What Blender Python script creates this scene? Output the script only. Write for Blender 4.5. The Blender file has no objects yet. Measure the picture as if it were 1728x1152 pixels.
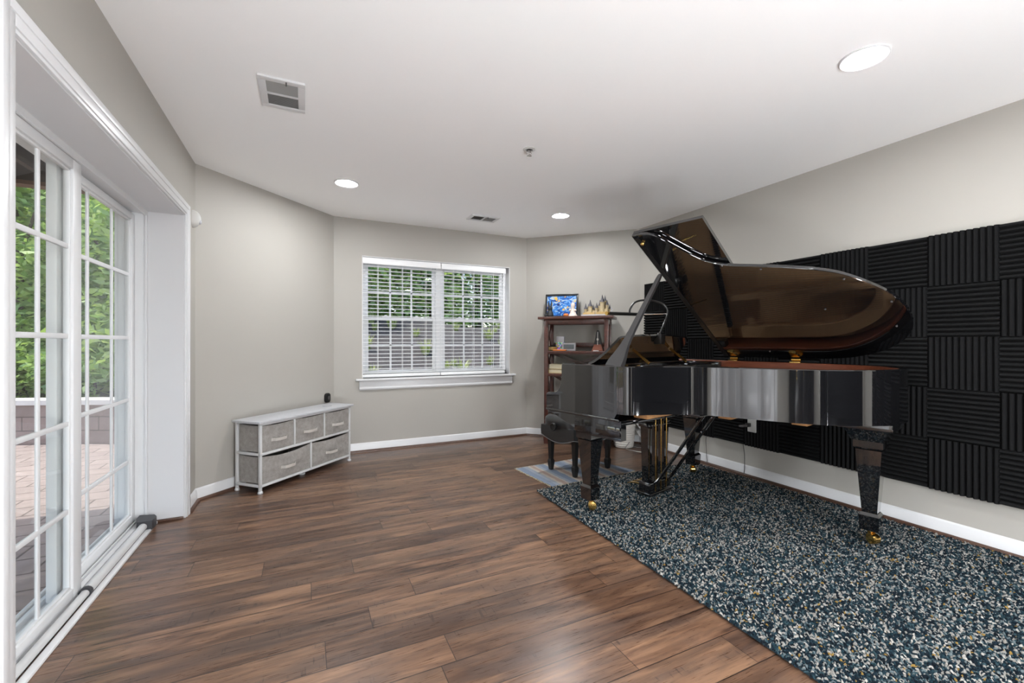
import bpy, bmesh, math, random
import numpy as np
from mathutils import Vector, Matrix
R = random.Random(7)
PI = math.pi
COL = bpy.context.scene.collection
SC = bpy.context.scene

# ------------------------------------------------------------------ materials
class NT:
    def __init__(self, name):
        self.m = bpy.data.materials.new(name); self.m.use_nodes = True
        self.t = self.m.node_tree; self.t.nodes.clear()
        self.out = self.n('ShaderNodeOutputMaterial')
        self.b = self.n('ShaderNodeBsdfPrincipled')
        self.t.links.new(self.b.outputs[0], self.out.inputs[0])
    def n(self, ty, **kw):
        x = self.t.nodes.new(ty)
        for k, v in kw.items(): setattr(x, k, v)
        return x
    def link(self, a, b): self.t.links.new(a, b)
    def put(self, sock, v):
        if hasattr(v, 'is_linked') or hasattr(v, 'links'): self.t.links.new(v, sock)
        else: sock.default_value = v
    def math(self, op, a, b=0.0, c=None):
        x = self.n('ShaderNodeMath', operation=op)
        self.put(x.inputs[0], a); self.put(x.inputs[1], b)
        if c is not None: self.put(x.inputs[2], c)
        return x.outputs[0]
    def ramp(self, fac, stops, interp='LINEAR'):
        x = self.n('ShaderNodeValToRGB'); x.color_ramp.interpolation = interp
        cr = x.color_ramp
        while len(cr.elements) < len(stops): cr.elements.new(0.5)
        for e, (p, c) in zip(cr.elements, stops): e.position = p; e.color = (*c, 1)
        self.link(fac, x.inputs[0]); return x.outputs[0]
    def mix(self, fac, a, b, mode='MIX'):
        x = self.n('ShaderNodeMix', data_type='RGBA', blend_type=mode)
        self.put(x.inputs[0], fac)
        self.put(x.inputs[6], a if not isinstance(a, tuple) else (*a, 1))
        self.put(x.inputs[7], b if not isinstance(b, tuple) else (*b, 1))
        return x.outputs[2]
    def obj(self): return self.n('ShaderNodeTexCoord').outputs['Object']
    def scale(self, vec, s, loc=(0, 0, 0), rot=(0, 0, 0)):
        x = self.n('ShaderNodeMapping'); x.inputs['Scale'].default_value = s
        x.inputs['Location'].default_value = loc; x.inputs['Rotation'].default_value = rot
        self.link(vec, x.inputs[0]); return x.outputs[0]
    def noise(self, vec, sc, detail=3, rough=.55, dist=0.0, out=0):
        x = self.n('ShaderNodeTexNoise'); x.inputs['Scale'].default_value = sc
        x.inputs['Detail'].default_value = detail; x.inputs['Roughness'].default_value = rough
        x.inputs['Distortion'].default_value = dist
        self.link(vec, x.inputs['Vector']); return x.outputs[out]
    def bump(self, h, strength=.3, dist=.005):
        x = self.n('ShaderNodeBump'); x.inputs['Strength'].default_value = strength
        x.inputs['Distance'].default_value = dist
        self.link(h, x.inputs['Height']); self.link(x.outputs[0], self.b.inputs['Normal'])
    def set(self, **kw):
        for k, v in kw.items():
            s = self.b.inputs[k.replace('_', ' ')]
            self.put(s, (*v, 1) if isinstance(v, tuple) and len(v) == 3 else v)
        return self

DIM = .72
def dm_(c): return tuple(x*DIM for x in c)
def plain(name, col, rough=.5, metal=0., coat=0., var=.06, nscale=12., bump=0., spec=None, coat_rough=.03):
    if metal < .5 and name not in ('ceiling_paint', 'pale_capstone', 'bark', 'white_vinyl', 'white_faux_wood', 'bronze_painted_iron'): col = dm_(col)
    t = NT(name); o = t.obj()
    f = t.noise(o, nscale, 4)
    a = tuple(max(0, c*(1-var)) for c in col); b = tuple(min(1, c*(1+var)) for c in col)
    t.set(Base_Color=t.mix(f, a, b), Roughness=rough, Metallic=metal, Coat_Weight=coat, Coat_Roughness=coat_rough)
    if spec is not None: t.set(Specular_IOR_Level=spec)
    if bump: t.bump(t.noise(o, nscale*6, 3), bump, .003)
    return t.m

def emit(name, col, s):
    t = NT(name); t.set(Base_Color=col, Emission_Color=col, Emission_Strength=s); return t.m

M = {}
M['wall'] = plain('wall_paint', (.555, .528, .478), .62, var=.015, nscale=3, bump=.04)
M['ceiling'] = plain('ceiling_paint', (.96, .96, .96), .8, var=.008, nscale=2, bump=.03)
M['white'] = plain('white_trim_paint', (.92, .92, .93), .32, var=.01)
M['vinyl'] = plain('white_vinyl', (.74, .745, .75), .4, var=.015)
M['blind'] = plain('white_faux_wood', (.86, .86, .86), .42, var=.02)
M['piano'] = plain('black_polyester_lacquer', (.006, .006, .007), .05, var=.1, coat=1., coat_rough=.012, spec=.7)
M['piano'].node_tree.nodes['Principled BSDF'].inputs['Coat IOR'].default_value = 1.62
M['satin'] = plain('satin_black', (.012, .012, .012), .3, var=.2)
M['prop'] = plain('sheen_black_lacquer', (.035, .035, .037), .28, spec=1., coat=.6, coat_rough=.2)  # black lifted towards grey, standing in for the bright wall's reflection
M['brass'] = plain('polished_brass', (.80, .52, .16), .2, metal=1., var=.08, nscale=30)
M['plate'] = plain('bronze_painted_iron', (.58, .35, .18), .42, metal=.1, var=.08, nscale=40)
M['steel'] = plain('string_steel', (.55, .45, .34), .3, metal=1.)
M['chrome'] = plain('chrome', (.7, .7, .7), .15, metal=1.)
M['gunmetal'] = plain('dark_grey_cap', (.05, .05, .055), .5)
M['felt'] = plain('black_felt', (.01, .01, .01), .9)
M['ivory'] = plain('ivory_white', (.8, .78, .72), .2)
M['leather'] = plain('black_leather', (.022, .022, .023), .36, var=.2, nscale=60, bump=.2, coat=.35, coat_rough=.3)
M['piping'] = plain('grey_piping', (.22, .22, .22), .5)
M['white_metal'] = plain('white_powder_coat', (.82, .82, .82), .35, var=.01)
M['foam'] = plain('charcoal_foam', (.010, .010, .0105), .9, var=.15, nscale=160, bump=.35, spec=.15)
M['plug'] = plain('black_plastic', (.012, .012, .012), .35)
M['plug_grey'] = plain('grey_plastic', (.10, .09, .09), .45)
M['plate_white'] = plain('white_plastic', (.8, .79, .76), .35)
M['red_screen'] = plain('grey_screen', (.18, .22, .24), .2)
M['gold'] = plain('gold_tan', (.62, .42, .16), .45, var=.25, nscale=60)
M['tan'] = plain('tan_stone', (.62, .50, .30), .6, var=.25, nscale=80)
M['slate'] = plain('dark_slate', (.09, .085, .10), .6, var=.2, nscale=60)
M['pale'] = plain('pale_grey', (.66, .66, .70), .5, var=.1, nscale=60)
M['cream'] = plain('cream_white', (.85, .74, .66), .5, var=.08)
M['orange'] = plain('orange', (.80, .24, .05), .5, var=.15)
M['dark'] = plain('near_black', (.015, .016, .02), .6)
M['paper'] = plain('tan_paper', (.66, .44, .15), .6, var=.15, nscale=50)
M['paper_pale'] = plain('pale_paper', (.74, .66, .46), .6, var=.15, nscale=50)
M['hall'] = plain('dark_reflection_paint', (.002, .0025, .004), .8)  # near black so the added hall mirrors dark in the piano
M['deck'] = plain('dark_stained_wood', (.060, .034, .022), .7, var=.3, nscale=8)
M['deck_trim'] = plain('brown_trim', (.22, .10, .05), .6, var=.2)
M['column'] = plain('pale_wrapped_post', (.62, .60, .56), .7, var=.08)
M['pier'] = plain('grey_stone_base', (.18, .18, .17), .8, var=.3, nscale=18, bump=.5)
M['cap'] = plain('pale_capstone', (.74, .70, .66), .8, var=.1)
M['bark'] = plain('bark', (.10, .075, .055), .9, var=.3, nscale=14, bump=.6)
M['vent_dark'] = plain('duct_dark', (.05, .045, .04), .8)
M['vent_grey'] = plain('duct_grey', (.36, .35, .34), .7)
M['lens'] = emit('lamp_lens', (.96, .98, 1), 200)
M['globe'] = emit('fill_lamp_globe', (.90, .95, 1), 50)  # glow of the added fill lamp, out of view
M['globe_low'] = emit('low_fill_lamp_globe', (.92, .96, 1), 84)  # glow of the low fill lamps, also added out of view
M['wicker'] = None

def glass():
    t = NT('window_glass'); t.t.nodes.remove(t.b)
    tr = t.n('ShaderNodeBsdfTransparent'); tr.inputs[0].default_value = (.97, .98, .97, 1)
    gl = t.n('ShaderNodeBsdfGlossy'); gl.inputs['Roughness'].default_value = .01
    lw = t.n('ShaderNodeLayerWeight'); lw.inputs[0].default_value = .5
    fr = t.math('ADD', .022, t.math('MULTIPLY', t.math('POWER', lw.outputs['Facing'], 5.0), .7)).node
    mx = t.n('ShaderNodeMixShader')
    t.link(fr.outputs[0], mx.inputs[0]); t.link(tr.outputs[0], mx.inputs[1]); t.link(gl.outputs[0], mx.inputs[2])
    t.link(mx.outputs[0], t.out.inputs[0]); return t.m
M['glass'] = glass()

def wood_floor():
    t = NT('laminate_planks'); o = t.obj()
    s = t.n('ShaderNodeSeparateXYZ'); t.link(o, s.inputs[0]); X, Y = s.outputs[0], s.outputs[1]
    PW, PL = .158, 1.22
    yr = t.math('DIVIDE', t.math('ADD', Y, 10.03), PW)
    row = t.math('FLOOR', yr); fy = t.math('FRACT', yr)
    wn = t.n('ShaderNodeTexWhiteNoise', noise_dimensions='1D'); t.link(row, wn.inputs['W'])
    xr = t.math('ADD', t.math('DIVIDE', X, PL), t.math('ADD', wn.outputs[0], 20.0))
    pid = t.math('FLOOR', xr); fx = t.math('FRACT', xr)
    cid = t.n('ShaderNodeCombineXYZ'); t.link(row, cid.inputs[0]); t.link(pid, cid.inputs[1])
    w2 = t.n('ShaderNodeTexWhiteNoise', noise_dimensions='2D'); t.link(cid.outputs[0], w2.inputs[0])
    rnd = w2.outputs[0]
    # grain coordinates, shifted per plank
    gx = t.math('ADD', X, t.math('MULTIPLY', rnd, 37.0)); gy = t.math('ADD', Y, t.math('MULTIPLY', rnd, 91.0))
    cg = t.n('ShaderNodeCombineXYZ'); t.link(gx, cg.inputs[0]); t.link(gy, cg.inputs[1]); t.link(rnd, cg.inputs[2])
    g1 = t.noise(t.scale(cg.outputs[0], (.9, 8.0, 1)), 2.2, 5, .58, 1.0)
    g2 = t.noise(t.scale(cg.outputs[0], (2.5, 60, 1)), 4.0, 4, .6, .6)
    blot = t.noise(t.scale(cg.outputs[0], (1.0, 5.0, 1)), 2.4, 3, .5, .4)
    base = t.ramp(g1, [(.30, (.036, .020, .014)), (.43, (.118, .069, .045)), (.55, (.212, .130, .084)), (.70, (.34, .22, .14))])
    base = t.mix(t.math('MULTIPLY', t.math('SUBTRACT', rnd, .35), .75), base, (.25, .165, .11))
    base = t.mix(t.math('MULTIPLY', t.math('LESS_THAN', rnd, .30), .38), base, (.06, .036, .026))
    grey = t.ramp(blot, [(.46, (0, 0, 0)), (.62, (1, 1, 1))])
    base = t.mix(t.math('MULTIPLY', grey, .62), base, (.085, .062, .054))
    saw = t.noise(t.scale(cg.outputs[0], (26, 3.0, 1)), 3.2, 2, .5, .5)
    sawm = t.math('MULTIPLY', t.ramp(saw, [(.62, (0, 0, 0)), (.70, (1, 1, 1))]), t.ramp(blot, [(.52, (0, 0, 0)), (.62, (1, 1, 1))]))
    base = t.mix(t.math('MULTIPLY', sawm, .7), base, (.035, .023, .018))
    fine = t.ramp(g2, [(.33, (.74, .74, .74)), (.52, (1, 1, 1))])
    base = t.mix(1.0, base, fine, 'MULTIPLY')
    ey = t.math('GREATER_THAN', t.math('ABSOLUTE', t.math('SUBTRACT', fy, .5)), .486)
    ex = t.math('GREATER_THAN', t.math('ABSOLUTE', t.math('SUBTRACT', fx, .5)), .4988)
    edge = t.math('MAXIMUM', ey, ex)
    base = t.mix(1.0, base, (.92, .81, .74), 'MULTIPLY')
    base = t.mix(t.math('MULTIPLY', edge, .85), base, (.010, .006, .005))
    t.set(Base_Color=base, Roughness=t.math('ADD', .20, t.math('MULTIPLY', g2, .2)), Specular_IOR_Level=.5)
    hgt = t.math('SUBTRACT', t.math('MULTIPLY', g2, .35), edge)
    t.bump(hgt, .22, .0015)
    return t.m
M['floor'] = wood_floor()

def wood(name, dark, light, sc=(2, 26, 26), rough=.35, coat=.2, scale=3.):
    t = NT(name); g = t.noise(t.scale(t.obj(), sc), scale, 5, .6, .8)
    t.set(Base_Color=t.ramp(g, [(.3, dm_(dark)), (.7, dm_(light))]), Roughness=rough, Coat_Weight=coat, Coat_Roughness=.15)
    return t.m
M['mahogany'] = wood('mahogany_veneer', (.17, .045, .020), (.30, .085, .04))
M['spruce'] = wood('spruce_board', (.82, .48, .23), (.95, .60, .32), (30, 3, 3))
M['beam'] = wood('beech_brace', (.36, .17, .065), (.48, .25, .10))
M['cherry'] = wood('dark_cherry_stain', (.060, .015, .009), (.125, .034, .020), (12, 12, 12), .3, .3)
M['shoe'] = wood('brown_shoe_moulding', (.085, .040, .024), (.15, .075, .048), (8, 8, 8), .4, .1)
M['desk_top'] = wood('whitewashed_board', (.62, .63, .66), (.74, .75, .78), (3, 40, 3), .5, 0)

def fabric(name, a, b, sc=260):
    t = NT(name); o = t.obj()
    f = t.noise(t.scale(o, (1, 1, 3)), sc, 2, .6); g = t.noise(o, 30, 3)
    c = t.ramp(t.math('ADD', t.math('MULTIPLY', f, .65), t.math('MULTIPLY', g, .35)), [(.36, dm_(a)), (.64, dm_(b))])
    t.set(Base_Color=c, Roughness=.92, Specular_IOR_Level=.2); t.bump(f, .25, .001)
    return t.m
M['linen'] = fabric('grey_linen', (.30, .275, .255), (.54, .51, .48))
M['handle'] = plain('taupe_strap', (.72, .67, .62), .45, var=.1, nscale=60)

def pile():
    t = NT('shag_yarn'); g = t.n('ShaderNodeNewGeometry')
    c = t.ramp(g.outputs['Random Per Island'], [(0, (.005, .009, .014)), (.24, (.008, .018, .027)), (.46, (.014, .034, .045)), (.58, (.030, .058, .070)),
        (.66, (.11, .14, .15)), (.75, (.25, .24, .22)), (.93, (.40, .38, .345)), (.98, (.24, .15, .04))], 'CONSTANT')
    c = t.mix(1.0, c, (1.0, 1.0, 1.0), 'MULTIPLY')
    t.set(Base_Color=c, Roughness=.95, Specular_IOR_Level=.15); return t.m
M['pile'] = pile()
M['rug_base'] = plain('rug_backing', (.035, .07, .09), .95, var=.4, nscale=200)

def stripes():
    t = NT('striped_rag_weave'); o = t.obj()
    s = t.n('ShaderNodeSeparateXYZ'); t.link(o, s.inputs[0])
    x = t.math('ADD', s.outputs[0], t.math('MULTIPLY', t.noise(o, 18, 2), .03))
    f = t.math('FRACT', t.math('DIVIDE', t.math('ADD', x, 10.0), .40))
    blue, cream, peach, lt = (.20, .30, .45), (.62, .57, .50), (.50, .36, .30), (.34, .43, .55)
    c = t.ramp(f, [(0, blue), (.16, lt), (.26, cream), (.33, peach), (.42, cream), (.47, lt), (.55, blue), (.70, cream), (.76, peach), (.86, cream), (.92, lt)], 'CONSTANT')
    sp = t.noise(o, 130, 2)
    c = t.mix(t.math('MULTIPLY', sp, .55), c, (.50, .46, .44))
    c = t.mix(1.0, c, (.76, .75, .74), 'MULTIPLY')
    t.set(Base_Color=c, Roughness=.95, Specular_IOR_Level=.1); t.bump(sp, .5, .003); return t.m
M['stripes'] = stripes()

def picture():
    t = NT('blue_abstract_print'); o = t.obj()
    n = t.noise(t.scale(o, (14, 14, 26)), 1.0, 2, .5, 1.6)
    c = t.ramp(n, [(.30, (.006, .02, .09)), (.42, (.012, .09, .38)), (.52, (.03, .22, .62)), (.58, (.30, .45, .62)), (.64, (.55, .55, .42)), (.70, (.04, .20, .55))])
    n2 = t.noise(t.scale(o, (22, 22, 22), (3, 1, 2)), 1.0, 1)
    c = t.mix(t.ramp(n2, [(.66, (0, 0, 0)), (.70, (1, 1, 1))]), c, (.72, .42, .06))
    t.set(Base_Color=c, Roughness=.3); return t.m
M['picture'] = picture()

def confetti():
    t = NT('colourful_print'); o = t.obj()
    v = t.n('ShaderNodeTexVoronoi'); v.inputs['Scale'].default_value = 60; t.link(o, v.inputs['Vector'])
    h = t.n('ShaderNodeHueSaturation'); h.inputs['Saturation'].default_value = .9; t.link(v.outputs['Color'], h.inputs['Color'])
    t.set(Base_Color=h.outputs[0], Roughness=.35); return t.m
M['confetti'] = confetti()

def pavers(name, c1, c2, mortar, sx, sy, axis='xy', msize=.008, rough=.85):
    t = NT(name); o = t.obj()
    if axis == 'uz':
        uv = t.n('ShaderNodeUVMap'); o = uv.outputs[0]
    b = t.n('ShaderNodeTexBrick'); b.inputs['Scale'].default_value = 1
    b.inputs['Brick Width'].default_value = sx; b.inputs['Row Height'].default_value = sy
    b.inputs['Mortar Size'].default_value = msize; b.inputs['Mortar Smooth'].default_value = .3
    b.inputs['Color1'].default_value = (*c1, 1); b.inputs['Color2'].default_value = (*c2, 1); b.inputs['Mortar'].default_value = (*mortar, 1)
    t.link(o, b.inputs['Vector'])
    n = t.noise(o, 9, 5)
    c = t.mix(.5, b.outputs[0], t.ramp(n, [(.3, (.62, .6, .6)), (.7, (1.0, 1.0, 1.0))]), 'MULTIPLY')
    t.set(Base_Color=c, Roughness=rough); t.bump(t.math('SUBTRACT', n, t.math('MULTIPLY', b.outputs[1], 1.0)), .4, .01); return t.m
M['patio'] = pavers('patio_pavers', (.36, .295, .268), (.315, .258, .235), (.15, .12, .107), .34, .22)
M['brick'] = pavers('retaining_blocks', (.36, .27, .24), (.29, .22, .195), (.17, .13, .115), .30, .17, 'uz')

def leafmat(name, a, b, tr):
    t = NT(name); g = t.n('ShaderNodeNewGeometry')
    c = t.ramp(g.outputs['Random Per Island'], [(0, a), (1, b)])
    d = t.n('ShaderNodeBsdfDiffuse'); t.link(c, d.inputs[0])
    l = t.n('ShaderNodeBsdfTranslucent'); t.link(t.mix(.4, c, (.55, .75, .12)), l.inputs[0])
    gl = t.n('ShaderNodeBsdfGlossy'); gl.inputs['Roughness'].default_value = .45
    m1 = t.n('ShaderNodeMixShader'); m1.inputs[0].default_value = tr
    t.link(d.outputs[0], m1.inputs[1]); t.link(l.outputs[0], m1.inputs[2])
    m2 = t.n('ShaderNodeMixShader'); m2.inputs[0].default_value = .05
    t.link(m1.outputs[0], m2.inputs[1]); t.link(gl.outputs[0], m2.inputs[2])
    t.t.nodes.remove(t.b); t.link(m2.outputs[0], t.out.inputs[0]); return t.m
M['leaf'] = leafmat('bright_leaves', (.22, .38, .08), (.55, .70, .26), .45)
M['leaf2'] = leafmat('deep_leaves', (.10, .22, .06), (.36, .54, .17), .40)
M['leaf3'] = leafmat('bluish_leaves', (.06, .15, .07), (.22, .36, .18), .35)
M['weed'] = leafmat('weed_blades', (.22, .28, .09), (.46, .48, .24), .4)

def ground(name, a, b, sc=8):
    t = NT(name); o = t.obj(); n = t.noise(o, sc, 6, .7)
    t.set(Base_Color=t.ramp(n, [(.3, a), (.7, b)]), Roughness=.95); t.bump(n, .8, .04); return t.m
M['mulch'] = ground('weathered_mulch', (.034, .030, .030), (.095, .084, .082), 26)
M['lawn'] = ground('rough_grass_ground', (.04, .08, .02), (.12, .17, .05), 6)

def basket():
    t = NT('white_woven_rope'); o = t.obj()
    s = t.n('ShaderNodeSeparateXYZ'); t.link(o, s.inputs[0])
    w = t.math('SINE', t.math('MULTIPLY', s.outputs[2], 260.0)); n = t.noise(o, 90, 2)
    t.set(Base_Color=t.mix(n, (.62, .58, .52), (.80, .77, .72)), Roughness=.9); t.bump(t.math('ADD', w, n), .5, .004); return t.m
M['wicker'] = basket()

# ------------------------------------------------------------------ mesh building
class MB:
    def __init__(s): s.v = []; s.f = []
    def add(s, vs, fs, mat=None):
        k = len(s.v)
        for p in vs:
            p = Vector(p)
            if mat is not None: p = mat @ p
            s.v.append(tuple(p))
        s.f += [tuple(i+k for i in f) for f in fs]; return s
    def bm(s, b, mat=None):
        b.verts.ensure_lookup_table(); b.verts.index_update()
        s.add([v.co.copy() for v in b.verts], [[v.index for v in f.verts] for f in b.faces], mat); b.free(); return s
    def box(s, x0, x1, y0, y1, z0, z1, bev=0., mat=None, seg=2):
        b = bmesh.new(); bmesh.ops.create_cube(b, size=1)
        for v in b.verts: v.co = Vector(((x0+x1)/2+v.co.x*(x1-x0), (y0+y1)/2+v.co.y*(y1-y0), (z0+z1)/2+v.co.z*(z1-z0)))
        if bev: bmesh.ops.bevel(b, geom=list(b.edges), offset=bev, segments=seg, profile=.5, affect='EDGES')
        return s.bm(b, mat)
    def frustum(s, c0, c1, a0, a1, b0=None, b1=None, mat=None):
        # square/rect taper between centres c0 (half sizes a0,b0) and c1 (a1,b1)
        b0 = a0 if b0 is None else b0; b1 = a1 if b1 is None else b1
        vs = []
        for c, a, b in ((c0, a0, b0), (c1, a1, b1)):
            vs += [(c[0]-a, c[1]-b, c[2]), (c[0]+a, c[1]-b, c[2]), (c[0]+a, c[1]+b, c[2]), (c[0]-a, c[1]+b, c[2])]
        return s.add(vs, [(3, 2, 1, 0), (4, 5, 6, 7)]+[(i, (i+1) % 4, 4+(i+1) % 4, 4+i) for i in range(4)], mat)
    def loft(s, rings, cap=True, closed=True, mat=None):
        n = len(rings[0]); vs = [p for r in rings for p in r]; fs = []
        for k in range(len(rings)-1):
            for i in range(n if closed else n-1):
                j = (i+1) % n
                fs.append((k*n+i, k*n+j, (k+1)*n+j, (k+1)*n+i))
        if cap: fs += [tuple(reversed(range(n))), tuple(range((len(rings)-1)*n, len(rings)*n))]
        return s.add(vs, fs, mat)
    def lathe(s, prof, c=(0, 0, 0), seg=24, mat=None, cap=True):
        rings = [[(c[0]+r*math.cos(2*PI*i/seg), c[1]+r*math.sin(2*PI*i/seg), c[2]+z) for i in range(seg)] for r, z in prof]
        return s.loft(rings, cap, True, mat)
    def prism(s, pts, lo, hi, axis='z', mat=None):
        def P(p, h): return {'z': (p[0], p[1], h), 'y': (p[0], h, p[1]), 'x': (h, p[0], p[1])}[axis]
        n = len(pts)
        return s.add([P(p, lo) for p in pts]+[P(p, hi) for p in pts],
                     [tuple(reversed(range(n))), tuple(range(n, 2*n))]+[(i, (i+1) % n, n+(i+1) % n, n+i) for i in range(n)], mat)
    def tube(s, pts, r, seg=10, cap=True, mat=None):
        pts = [Vector(p) for p in pts]; rings = []
        up = None
        for i, p in enumerate(pts):
            d = (pts[min(i+1, len(pts)-1)]-pts[max(i-1, 0)]).normalized()
            if up is None:
                up = Vector((0, 0, 1)) if abs(d.z) < .9 else Vector((1, 0, 0))
            a = d.cross(up).normalized(); b = a.cross(d).normalized(); up = b
            rr = r[i] if isinstance(r, (list, tuple)) else r
            rings.append([tuple(p+a*rr*math.cos(2*PI*k/seg)+b*rr*math.sin(2*PI*k/seg)) for k in range(seg)])
        return s.loft(rings, cap, True, mat)
    def bar(s, p, q, w, t, up=(0, 0, 1), w1=None):
        # rectangular bar from p to q, width w across, thickness t
        p, q = Vector(p), Vector(q); d = (q-p).normalized(); a = d.cross(Vector(up)).normalized(); b = a.cross(d).normalized()
        w1 = w if w1 is None else w1; vs = []
        for c, ww in ((p, w), (q, w1)):
            vs += [c-a*ww/2-b*t/2, c+a*ww/2-b*t/2, c+a*ww/2+b*t/2, c-a*ww/2+b*t/2]
        return s.add(vs, [(3, 2, 1, 0), (4, 5, 6, 7)]+[(i, (i+1) % 4, 4+(i+1) % 4, 4+i) for i in range(4)])
    def sphere(s, c, r, sx=1, sy=1, sz=1, seg=16, ring=10, mat=None):
        b = bmesh.new(); bmesh.ops.create_uvsphere(b, u_segments=seg, v_segments=ring, radius=r)
        for v in b.verts: v.co = Vector((c[0]+v.co.x*sx, c[1]+v.co.y*sy, c[2]+v.co.z*sz))
        return s.bm(b, mat)
    def mesh(s, name, mat, smooth=True, angle=35):
        me = bpy.data.meshes.new(name); me.from_pydata(s.v, [], s.f); me.update()
        b = bmesh.new(); b.from_mesh(me); bmesh.ops.recalc_face_normals(b, faces=b.faces); b.to_mesh(me); b.free()
        if smooth:
            for p in me.polygons: p.use_smooth = True
            me.set_sharp_from_angle(angle=math.radians(angle))
        for m in (mat if isinstance(mat, (list, tuple)) else [mat]): me.materials.append(m)
        return me
    def build(s, name, mat, parent=None, smooth=True, angle=35):
        o = bpy.data.objects.new(name, s.mesh(name, mat, smooth, angle)); COL.objects.link(o)
        if parent is not None: o.parent = parent
        return o

def tag(o, label, cat, group=None, kind=None):
    o['label'] = label; o['category'] = cat
    if group: o['group'] = group
    if kind: o['kind'] = kind
    return o
def root(name, loc, rz=0., label=None, cat=None, group=None):
    o = bpy.data.objects.new(name, None); COL.objects.link(o)
    o.location = loc; o.rotation_euler = (0, 0, rz); o.empty_display_size = .1
    if label: tag(o, label, cat, group)
    return o
def struct(o): o['kind'] = 'structure'; return o
def copy_tree(o, parent=None):
    c = o.copy(); COL.objects.link(c)
    if parent is not None: c.parent = parent
    for ch in list(o.children): copy_tree(ch, c)
    return c

def spline(pts, n=8, closed=False):
    out = []; N = len(pts); P = [Vector(p) for p in pts]
    rng = N if closed else N-1
    for i in range(rng):
        p1, p2 = P[i], P[(i+1) % N]
        p0 = P[i-1] if (i > 0 or closed) else p1*2-p2
        p3 = P[(i+2) % N] if (i+2 < N or closed) else p2*2-p1
        for k in range(n):
            t = k/n
            out.append(.5*((2*p1)+(p2-p0)*t+(2*p0-5*p1+4*p2-p3)*t*t+(3*p1-p0-3*p2+p3)*t**3))
    if not closed: out.append(P[-1])
    return out

# ------------------------------------------------------------------ room numbers (metres)
H = 2.44
XL, XR, YB, YC1, YC4, X2, X3, YF = -.717, 3.441, 4.807, 3.823, 3.848, .266, 2.483, -2.2
INNER = [(XL, YF), (XL, YC1), (X2, YB), (X3, YB), (XR, YC4), (XR, YF)]
T = .17
k8 = math.tan(PI/8)*T
OUTER = [(XL-T, YF-T), (XL-T, YC1+k8), (X2-k8, YB+T), (X3+k8, YB+T), (XR+T, YC4+k8), (XR+T, YF-T)]

def lt(a, b): return Vector((b[0]-a[0], b[1]-a[1]))

struct(MB().prism(OUTER, -.12, 0).build('floor', M['floor'], smooth=False))
struct(MB().prism(OUTER, H, H+.14).build('ceiling', M['ceiling'], smooth=False))
# walls
DY0, DY1, DZ = 1.635, 3.495, 1.985
DX = XL-.30            # outer face of the left wall
w = MB(); w.box(DX, XL, YF, DY0, 0, H); w.box(DX, XL, DY0, DY1, DZ, H)
w.prism([(XL, DY1), (XL, YC1), (XL-.30, YC1+.124), (XL-.30, DY1)], 0, H)
struct(w.build('wall_left', M['wall'], smooth=False))
struct(MB().prism([INNER[1], INNER[2], OUTER[2], (XL-T, YC1+k8)], 0, H).build('wall_left_bay', M['wall'], smooth=False))
WX0, WX1, WZ0, WZ1 = .541, 2.254, .768, 2.06
w = MB()
w.prism([INNER[2], (WX0, YB), (WX0, YB+T), OUTER[2]], 0, H); w.prism([(WX1, YB), INNER[3], OUTER[3], (WX1, YB+T)], 0, H)
w.box(WX0, WX1, YB, YB+T, 0, WZ0); w.box(WX0, WX1, YB, YB+T, WZ1, H)
struct(w.build('wall_back', M['wall'], smooth=False))
struct(MB().prism([INNER[3], INNER[4], OUTER[4], OUTER[3]], 0, H).build('wall_right_bay', M['wall'], smooth=False))
struct(MB().prism([INNER[4], INNER[5], OUTER[5], OUTER[4]], 0, H).build('wall_right', M['wall'], smooth=False))
HX0, HX1 = .0, 3.36
w = MB(); w.box(XL-T, HX0, YF-T, YF, 0, H); w.box(HX1, XR+T, YF-T, YF, 0, H); w.box(HX0, HX1, YF-T, YF, 2.1, H)
struct(w.build('wall_front', M['wall'], smooth=False))
w = MB(); y0 = YF-T-1.6
w.box(HX0-.3, HX1+.3, y0-.08, y0, 0, H); w.box(HX0-.38, HX0-.3, y0, YF-T, 0, H); w.box(HX1+.3, HX1+.38, y0, YF-T, 0, H)
w.box(HX0-.38, HX1+.38, y0-.08, YF-T, H, H+.08); w.box(HX0-.38, HX1+.38, y0-.08, YF-T, -.1, 0)
struct(w.build('wall_hall', M['hall'], smooth=False))  # unseen hall, added to give the piano side its dark reflection

# baseboards and shoe moulding along runs
def runs(side, pts, cut0=None, cut1=None):
    # pts: two inner points; normal points into the room
    a, b = Vector(pts[0]), Vector(pts[1]); d = (b-a).normalized(); n = Vector((d.y, -d.x))
    L = (b-a).length
    base = [(0, 0), (.014, 0), (.014, .066), (.010, .074), (.010, .080), (.006, .088), (0, .092)]
    shoe = [(.014, 0), (.031, 0), (.029, .010), (.023, .017), (.014, .020)]
    def sweep(prof, mitre0, mitre1):
        m = MB(); r0 = []; r1 = []
        for x, z in prof:
            p = a+d*(mitre0*x)+n*x; q = b-d*(mitre1*x)+n*x
            r0.append((p.x, p.y, z)); r1.append((q.x, q.y, z))
        return m.loft([r0, r1])
    return sweep(base, cut0, cut1), sweep(shoe, cut0, cut1)
t8 = math.tan(PI/8)
k = 1
for side, p, c0, c1 in (('left', ((XL, DY1+.075), INNER[1]), 0, t8), ('left_bay', (INNER[1], INNER[2]), t8, t8), ('back', (INNER[2], INNER[3]), t8, t8),
                        ('right_bay', (INNER[3], INNER[4]), t8, t8), ('right', (INNER[4], INNER[5]), t8, 0)):
    b_, s_ = runs(side, p, c0, c1)
    struct(b_.build('baseboard_'+side, M['white'])); struct(s_.build('trim_%d' % k, M['shoe'])); k += 1

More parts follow.
